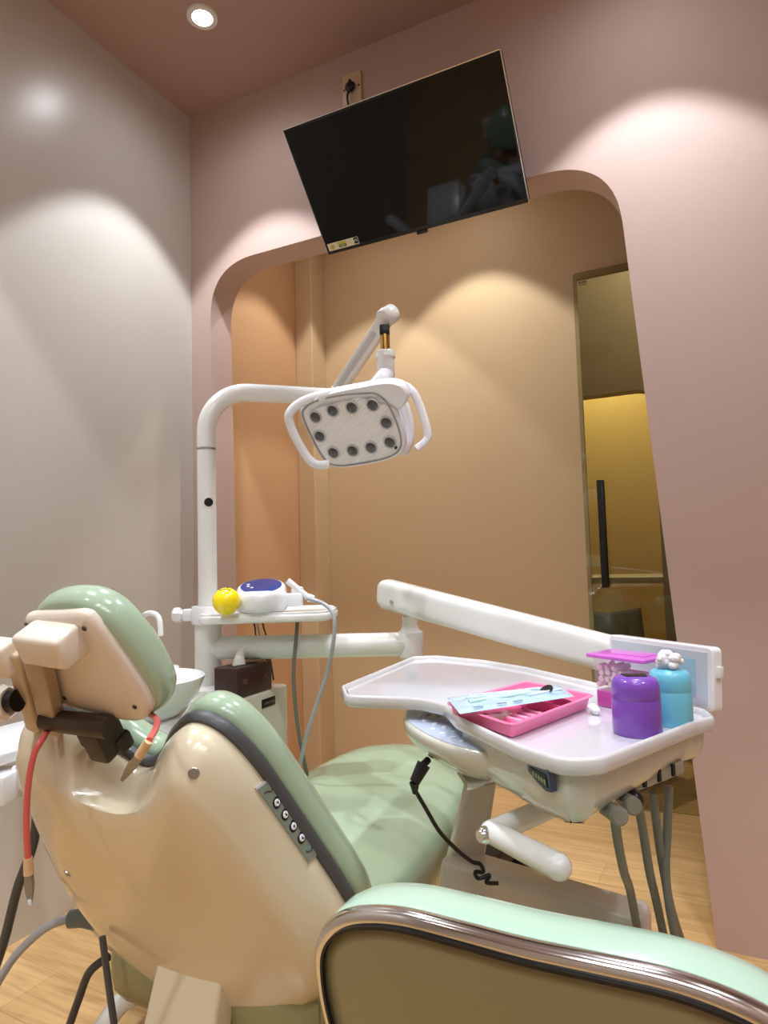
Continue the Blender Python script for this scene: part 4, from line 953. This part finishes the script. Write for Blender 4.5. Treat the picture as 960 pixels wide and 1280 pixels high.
# ------------------------------------------------------------------ things on the tray
def pink_tray():
    zt = TZ+.0225
    c4 = [Vector((-.376, .962)), Vector((-.302, 1.176)), Vector((-.170, 1.092)), Vector((-.243, .866))]
    t = empty('instrument_tray', (-.27, 1.02, TZ), 'hot pink plastic instrument tray with compartments on the delivery tray', 'tray')
    lp = xy(round_poly(c4, .018, 5))
    bm = B(); add_loft(bm, [lift(inset(lp, .030), TZ+.0035), lift(inset(lp, .013), TZ+.004), lift(inset(lp, .007), zt-.001), lift(inset(lp, .001), zt), lift(lp, zt-.0015), lift(inset(lp, .002), zt-.003), lift(inset(lp, .006), zt-.004), lift(inset(lp, .011), TZ+.0015), lift(inset(lp, .020), TZ+.001)]); obj('tray_pan', bm, M_PINKT, t, smooth=40)
    # ribs across
    a, b, c, d = c4
    for f, lab in ((.62, 0), (.80, 0)):
        p = a.lerp(b, f); q = d.lerp(c, f); v = q-p
        if f == .62: p = p+v*.05; q = p+v*.88
        else: p = p+v*.07; q = p+v*.86
        bm = B(); add_rbar(bm, (p.x, p.y, TZ+.011), (q.x, q.y, TZ+.011), .015, .015, .005, .005, rad=.3); obj('divider', bm, M_PINKT, t)
    for k in range(4):
        p = a.lerp(b, .22+.075*k).lerp(d.lerp(c, .22+.075*k), .62); q = a.lerp(b, .22+.075*k).lerp(d.lerp(c, .22+.075*k), .84)
        bm = B(); add_rbar(bm, (p.x, p.y, TZ+.008), (q.x, q.y, TZ+.010), .010, .010, .008, .008, rad=.4); obj('ridge', bm, M_PINKP, t, label='pale pink ridge')
pink_tray()
def pouch():
    z = TZ+.0265
    t = empty('instrument_pouch', (-.27, 1.0, z), 'sealed pale blue pouch of instruments lying across the pink tray', 'pouch')
    c4 = [Vector((-.378, .978)), Vector((-.323, .885)), Vector((-.192, 1.030)), Vector((-.228, 1.106))]
    lp = xy(round_poly(c4, .006, 3))
    bm = B()
    nU, nV = 24, 12
    def pt(u, v):
        p = c4[0].lerp(c4[1], v).lerp(c4[3].lerp(c4[2], v), u)
        return p
    for sgn in (1, -1):
        g = []
        for i in range(nU+1):
            row = []
            for j in range(nV+1):
                u, v = i/nU, j/nV; p = pt(u, v)
                e = min(1, min(u, 1-u)*9)*min(1, min(v, 1-v)*6)
                h = e*(.0042+.0012*math.sin(u*26+v*9)+.0010*math.sin(v*17-u*8))
                row.append(bm.verts.new((p.x, p.y, z+(h if sgn > 0 else -.0006*e)+.004*u)))
            g.append(row)
        for i in range(nU):
            for j in range(nV):
                f = (g[i][j], g[i+1][j], g[i+1][j+1], g[i][j+1]); bm.faces.new(f if sgn > 0 else tuple(reversed(f)))
    obj('film', bm, M_POUCH, t, smooth=60)
    def Z(p, dz): return Vector((p.x, p.y, z+dz))
    bm = B(); add_tube(bm, [Z(pt(.12, .40), .0062), Z(pt(.35, .42), .0068), Z(pt(.6, .42), .0082), Z(pt(.66, .5), .0086)], .0022, 8, smooth=4); add_tube(bm, [Z(pt(.12, .62), .0062), Z(pt(.4, .56), .0068), Z(pt(.66, .54), .0084)], .0028, 8, smooth=4); obj('probe_handle', bm, M_AQUAINST, t, label='pale green instrument handle')
    bm = B(); add_tube(bm, [Z(pt(.16, .26), .0062), Z(pt(.78, .30), .0086)], .0016, 8); add_tube(bm, [Z(pt(.62, .7), .0082), Z(pt(.94, .55), .0086)], .0018, 8); obj('instrument_rod', bm, M_POUCHW, t)
    p = at_z(683, 863, z+.008); bm = B(); add_lathe(bm, p, [(.001, .0022), (.0105, .0022), (.0115, .0012), (.0115, 0), (.001, 0)], axis=(-.35, -.45, .8), seg=24); obj('mouth_mirror', bm, M_MIRROR, t, label='round dark mouth mirror')
    bm = B()
    for u in (.16, .36, .5): 
        p = pt(u, .93); add_box(bm, (p.x, p.y, z+.0046+.004*u), (.016, .0022, .0008), rotz(.84))
    obj('printed_mark', bm, mat('pouch_ink', rgb(110, 130, 160), rough=.5), t)
pouch()

def canister(c, r, h, m, label, opening, name):
    t = empty(name, (c.x, c.y, TZ), label, 'dispenser')
    zb = TZ+.0005
    bm = B(); add_lathe(bm, (c.x, c.y, zb), [(.001, 0), (r*.96, 0), (r, .004), (r*.985, h*.60), (r*.975, h*.612), (.001, h*.612)], seg=40); obj('body', bm, m, t, smooth=50)
    bm = B(); add_lathe(bm, (c.x, c.y, zb+h*.612), [(.001, 0), (r*.965, 0), (r*.985, .002), (r*.975, h*.20), (r*.93, h*.30), (r*.80, h*.365), (r*.6, h*.388), (.001, h*.39)], seg=40); obj('lid', bm, m, t, smooth=50)
    if opening:
        bm = B(); zt = zb+h; R_ = rotz(.35)
        lp = xy(round_poly([Vector((c.x, c.y))+Vector((R_ @ Vector((a, b, 0))).xy) for a, b in ((-.014, -.010), (.014, -.010), (.017, .010), (-.017, .010))], .003, 3))
        add_slab(bm, lp, zt-.001, zt+.0012, .0004); obj('opening', bm, M_BLACK, t, label='dark square opening in the lid')
    return zb+h
cp = Vector((-.098, .969, 0)); canister(cp, .0325, .077, M_PURPLE, 'round purple canister with an open square hole in its lid', True, 'cotton_canister')
ct = Vector((-.058, 1.037, 0)); ztop = canister(ct, .0290, .077, M_TURQ, 'round turquoise canister topped with a tuft of cotton', False, 'cotton_canister')
bm = B()
for k in range(44):
    a = random.uniform(0, 2*PI); rr = random.uniform(0, .016); add_sphere(bm, (ct.x+math.cos(a)*rr, ct.y+math.sin(a)*rr, ztop+random.uniform(.006, .023)-rr*.3), random.uniform(.0055, .0085), 10, (1, 1, .85))
o = obj('cotton_tuft', bm, M_COTTON, None, smooth=80); tag(o, 'white tuft of cotton on top of the turquoise canister', 'cotton')

def roll_box():
    u = Vector((.875, -.485)).normalized(); v = Vector((-u.y, u.x))
    o0 = Vector((-.181, 1.112)); W_, D_, H_ = .098, .068, .084
    t = empty('cotton_roll_box', (o0.x+.05, o0.y, TZ), 'clear cotton roll box with orchid pink lid and magenta base', 'box')
    def Q(a, b): return o0+u*a+v*b
    def rect(i): return xy(round_poly([Q(i, i), Q(W_-i, i), Q(W_-i, D_-i), Q(i, D_-i)], .004, 3))
    zb = TZ+.0005
    bm = B(); add_slab(bm, rect(.006), zb, zb+.026, .002); obj('base', bm, M_MAGD, t)
    bm = B()
    ro, ri = rect(.003), rect(.0045); ro2, ri2 = rect(.0055), rect(.007)
    add_loft(bm, [lift(ri2, zb+.0262), lift(ro2, zb+.0262), lift(ro, zb+.078), lift(ri, zb+.078), lift(ri2, zb+.0262)], cap0=False, cap1=False); obj('clear_wall', bm, M_CLEAR, t, smooth=30)
    bm = B(); add_slab(bm, rect(-.004), zb+.0775, zb+.0835, .0015); lo = xy(round_poly([Q(.03, .02), Q(W_-.012, .02), Q(W_-.012, D_-.012), Q(.03, D_-.012)], .004, 3)); add_slab(bm, lo, zb+.083, zb+.085, .0008); obj('lid', bm, M_MAG, t)
    bm = B()
    add_box(bm, (*Q(.05, D_*.6), zb+.052), (.078, .002, .02), Matrix.Rotation(math.atan2(u.y, u.x), 3, 'Z') @ Matrix.Rotation(.75, 3, 'X')); obj('inner_flap', bm, M_PINKP, t)
    # rolls
    proto = None
    k = 0
    for row in range(4):
        for col in range(6):
            a = .013+col*.0132+random.uniform(-.002, .002); b = .015+random.uniform(0, .004); z = zb+.031+row*.0092
            if row == 3 and col > 2: continue
            for lay in range(2):
                q = Q(a, b+lay*.022)
                if proto is None:
                    bm = B(); add_tube(bm, [(-.0085, 0, 0), (-.007, 0, 0), (.007, 0, 0), (.0085, 0, 0)], .0043, 12)
                    proto = obj('cotton_roll', bm, M_ROLL, None, smooth=50); o = proto
                    tag(o, 'small white cotton roll inside the clear box with the orchid lid', 'cotton roll', 'cotton rolls in the clear box')
                else:
                    o = proto.copy(); COL.objects.link(o)
                o.rotation_euler = (random.uniform(-.25, .25), random.uniform(-.2, .2), math.atan2(v.y, v.x)+random.uniform(-.35, .35))
                o.location = (q.x, q.y, z)
roll_box()
c = at_z(741, 886, TZ+.008)
bm = B(); add_sphere(bm, (c.x, c.y, TZ+.0085), .0085, 14, (1, 1, .9)); add_sphere(bm, (c.x+.006, c.y-.006, TZ+.0065), .0062, 12); o = obj('cotton_pellet', bm, M_COTTON); tag(o, 'small white cotton pellet between the pink tray and the clear box', 'cotton')

# ------------------------------------------------------------------ dentist's stool in the foreground
def stool():
    cx = -.158; yb = .575
    t = empty('dentist_stool', (cx, .8, 0), 'mint green stool with chrome trimmed olive backrest in the foreground', 'stool')
    half = [(0, .766), (.06, .7665), (.12, .764), (.17, .752), (.203, .733), (.221, .706), (.222, .672), (.212, .635), (.19, .585), (.15, .535), (.08, .51), (0, .505)]
    lo = half+[(-u, z) for u, z in reversed(half[1:-1])]
    lp = xy(smooth_loop([Vector(q) for q in lo], 6))
    def curve(u): return .05*(u/.22)**2*.45
    def L(ins, y): return [Vector((cx+p.x, yb+y+curve(p.x), p.y)) for p in inset(lp, ins)]
    bm = B(); add_loft(bm, [L(.012, .012), L(.0105, -.001), L(.014, -.004)]+[[Vector((cx+p.x*f, yb-.006+curve(p.x*f), .65+(p.y-.65)*f)) for p in inset(lp, .02)] for f in (.95, .6, .3)]); obj('back_panel', bm, M_OLIVE, t, smooth=50, label='olive panel on the back of the backrest')
    # chrome trim loop
    bm = B()
    ring = [[], [], [], [], [], [], [], []]
    ctr = L(.002, .004); prof = [(.0105, -.008), (.004, -.0095), (-.0010, -.006), (-.0035, 0), (-.0025, .006), (.0, .009), (.010, .009), (.0105, 0)]
    loops = [L(i, y) for i, y in prof]
    add_loft(bm, loops+[loops[0]], cap0=False, cap1=False); obj('chrome_trim', bm, M_CHROME, t, smooth=50, label='chrome trim around the backrest')
    bm = B(); add_loft(bm, [L(.0095, -.0065), L(.0095, -.012), L(.0125, -.012), L(.0125, -.0065)], cap0=False, cap1=False); obj('inner_piping', bm, M_BLACK, t)
    bm = B(); add_loft(bm, [L(.01, .006), L(-.0005, .008), L(-.0035, .018), L(-.0035, .040), L(.001, .060), L(.010, .076), L(.026, .086), L(.045, .091)]+[[Vector((cx+p.x*f, yb+.093+curve(p.x*f), .65+(p.y-.65)*f)) for p in inset(lp, .05)] for f in (.7, .3)]); obj('back_cushion', bm, M_MINT2, t, smooth=60)
    # seat, post and base
    bm = B(); add_lathe(bm, (cx, .86, .40), [(.001, 0), (.18, 0), (.195, .012), (.20, .035), (.19, .06), (.15, .073), (.001, .078)], seg=48); obj('seat', bm, M_MINT2, t, smooth=60)
    bm = B(); add_tube(bm, [(cx, .70, .39), (cx, .60, .40), (cx, .562, .46), (cx, .560, .56)], .016, 14, smooth=6); obj('back_bracket', bm, M_CHROME, t)
    bm = B(); add_tube(bm, [(cx, .86, .40), (cx, .86, .1)], .025, 20); obj('gas_post', bm, M_CHROME, t)
    for k in range(5):
        a = 2*PI*k/5+.3; e = Vector((cx+.24*math.cos(a), .86+.24*math.sin(a), .07)); bm = B(); add_rbar(bm, (cx, .86, .10), e, .03, .02, .04, .03); lg = obj('leg', bm, M_CHROME, t)
        bm = B(); add_lathe(bm, e+Vector((-.012*math.sin(a), .012*math.cos(a), -.044)), [(.001, 0), (.02, 0), (.025, .004), (.025, .02), (.02, .024), (.001, .024)], axis=(-math.sin(a), math.cos(a), 0), seg=20)
        bmesh.ops.translate(bm, verts=bm.verts, vec=(0, 0, -.0)); obj('caster', bm, M_BLACK, lg)
stool()

# ------------------------------------------------------------------ world and view
w = bpy.data.worlds.new('world'); SC.world = w; w.use_nodes = True
w.node_tree.nodes['Background'].inputs['Color'].default_value = (1, .95, .9, 1); w.node_tree.nodes['Background'].inputs['Strength'].default_value = 0.02
SC.view_settings.view_transform = 'Standard'; SC.view_settings.look = 'None'; SC.view_settings.gamma = 1.0; SC.view_settings.use_curve_mapping = False
SC.view_settings.exposure = 0.40
SC.cycles.max_bounces = 12; SC.cycles.diffuse_bounces = 6; SC.cycles.transmission_bounces = 10
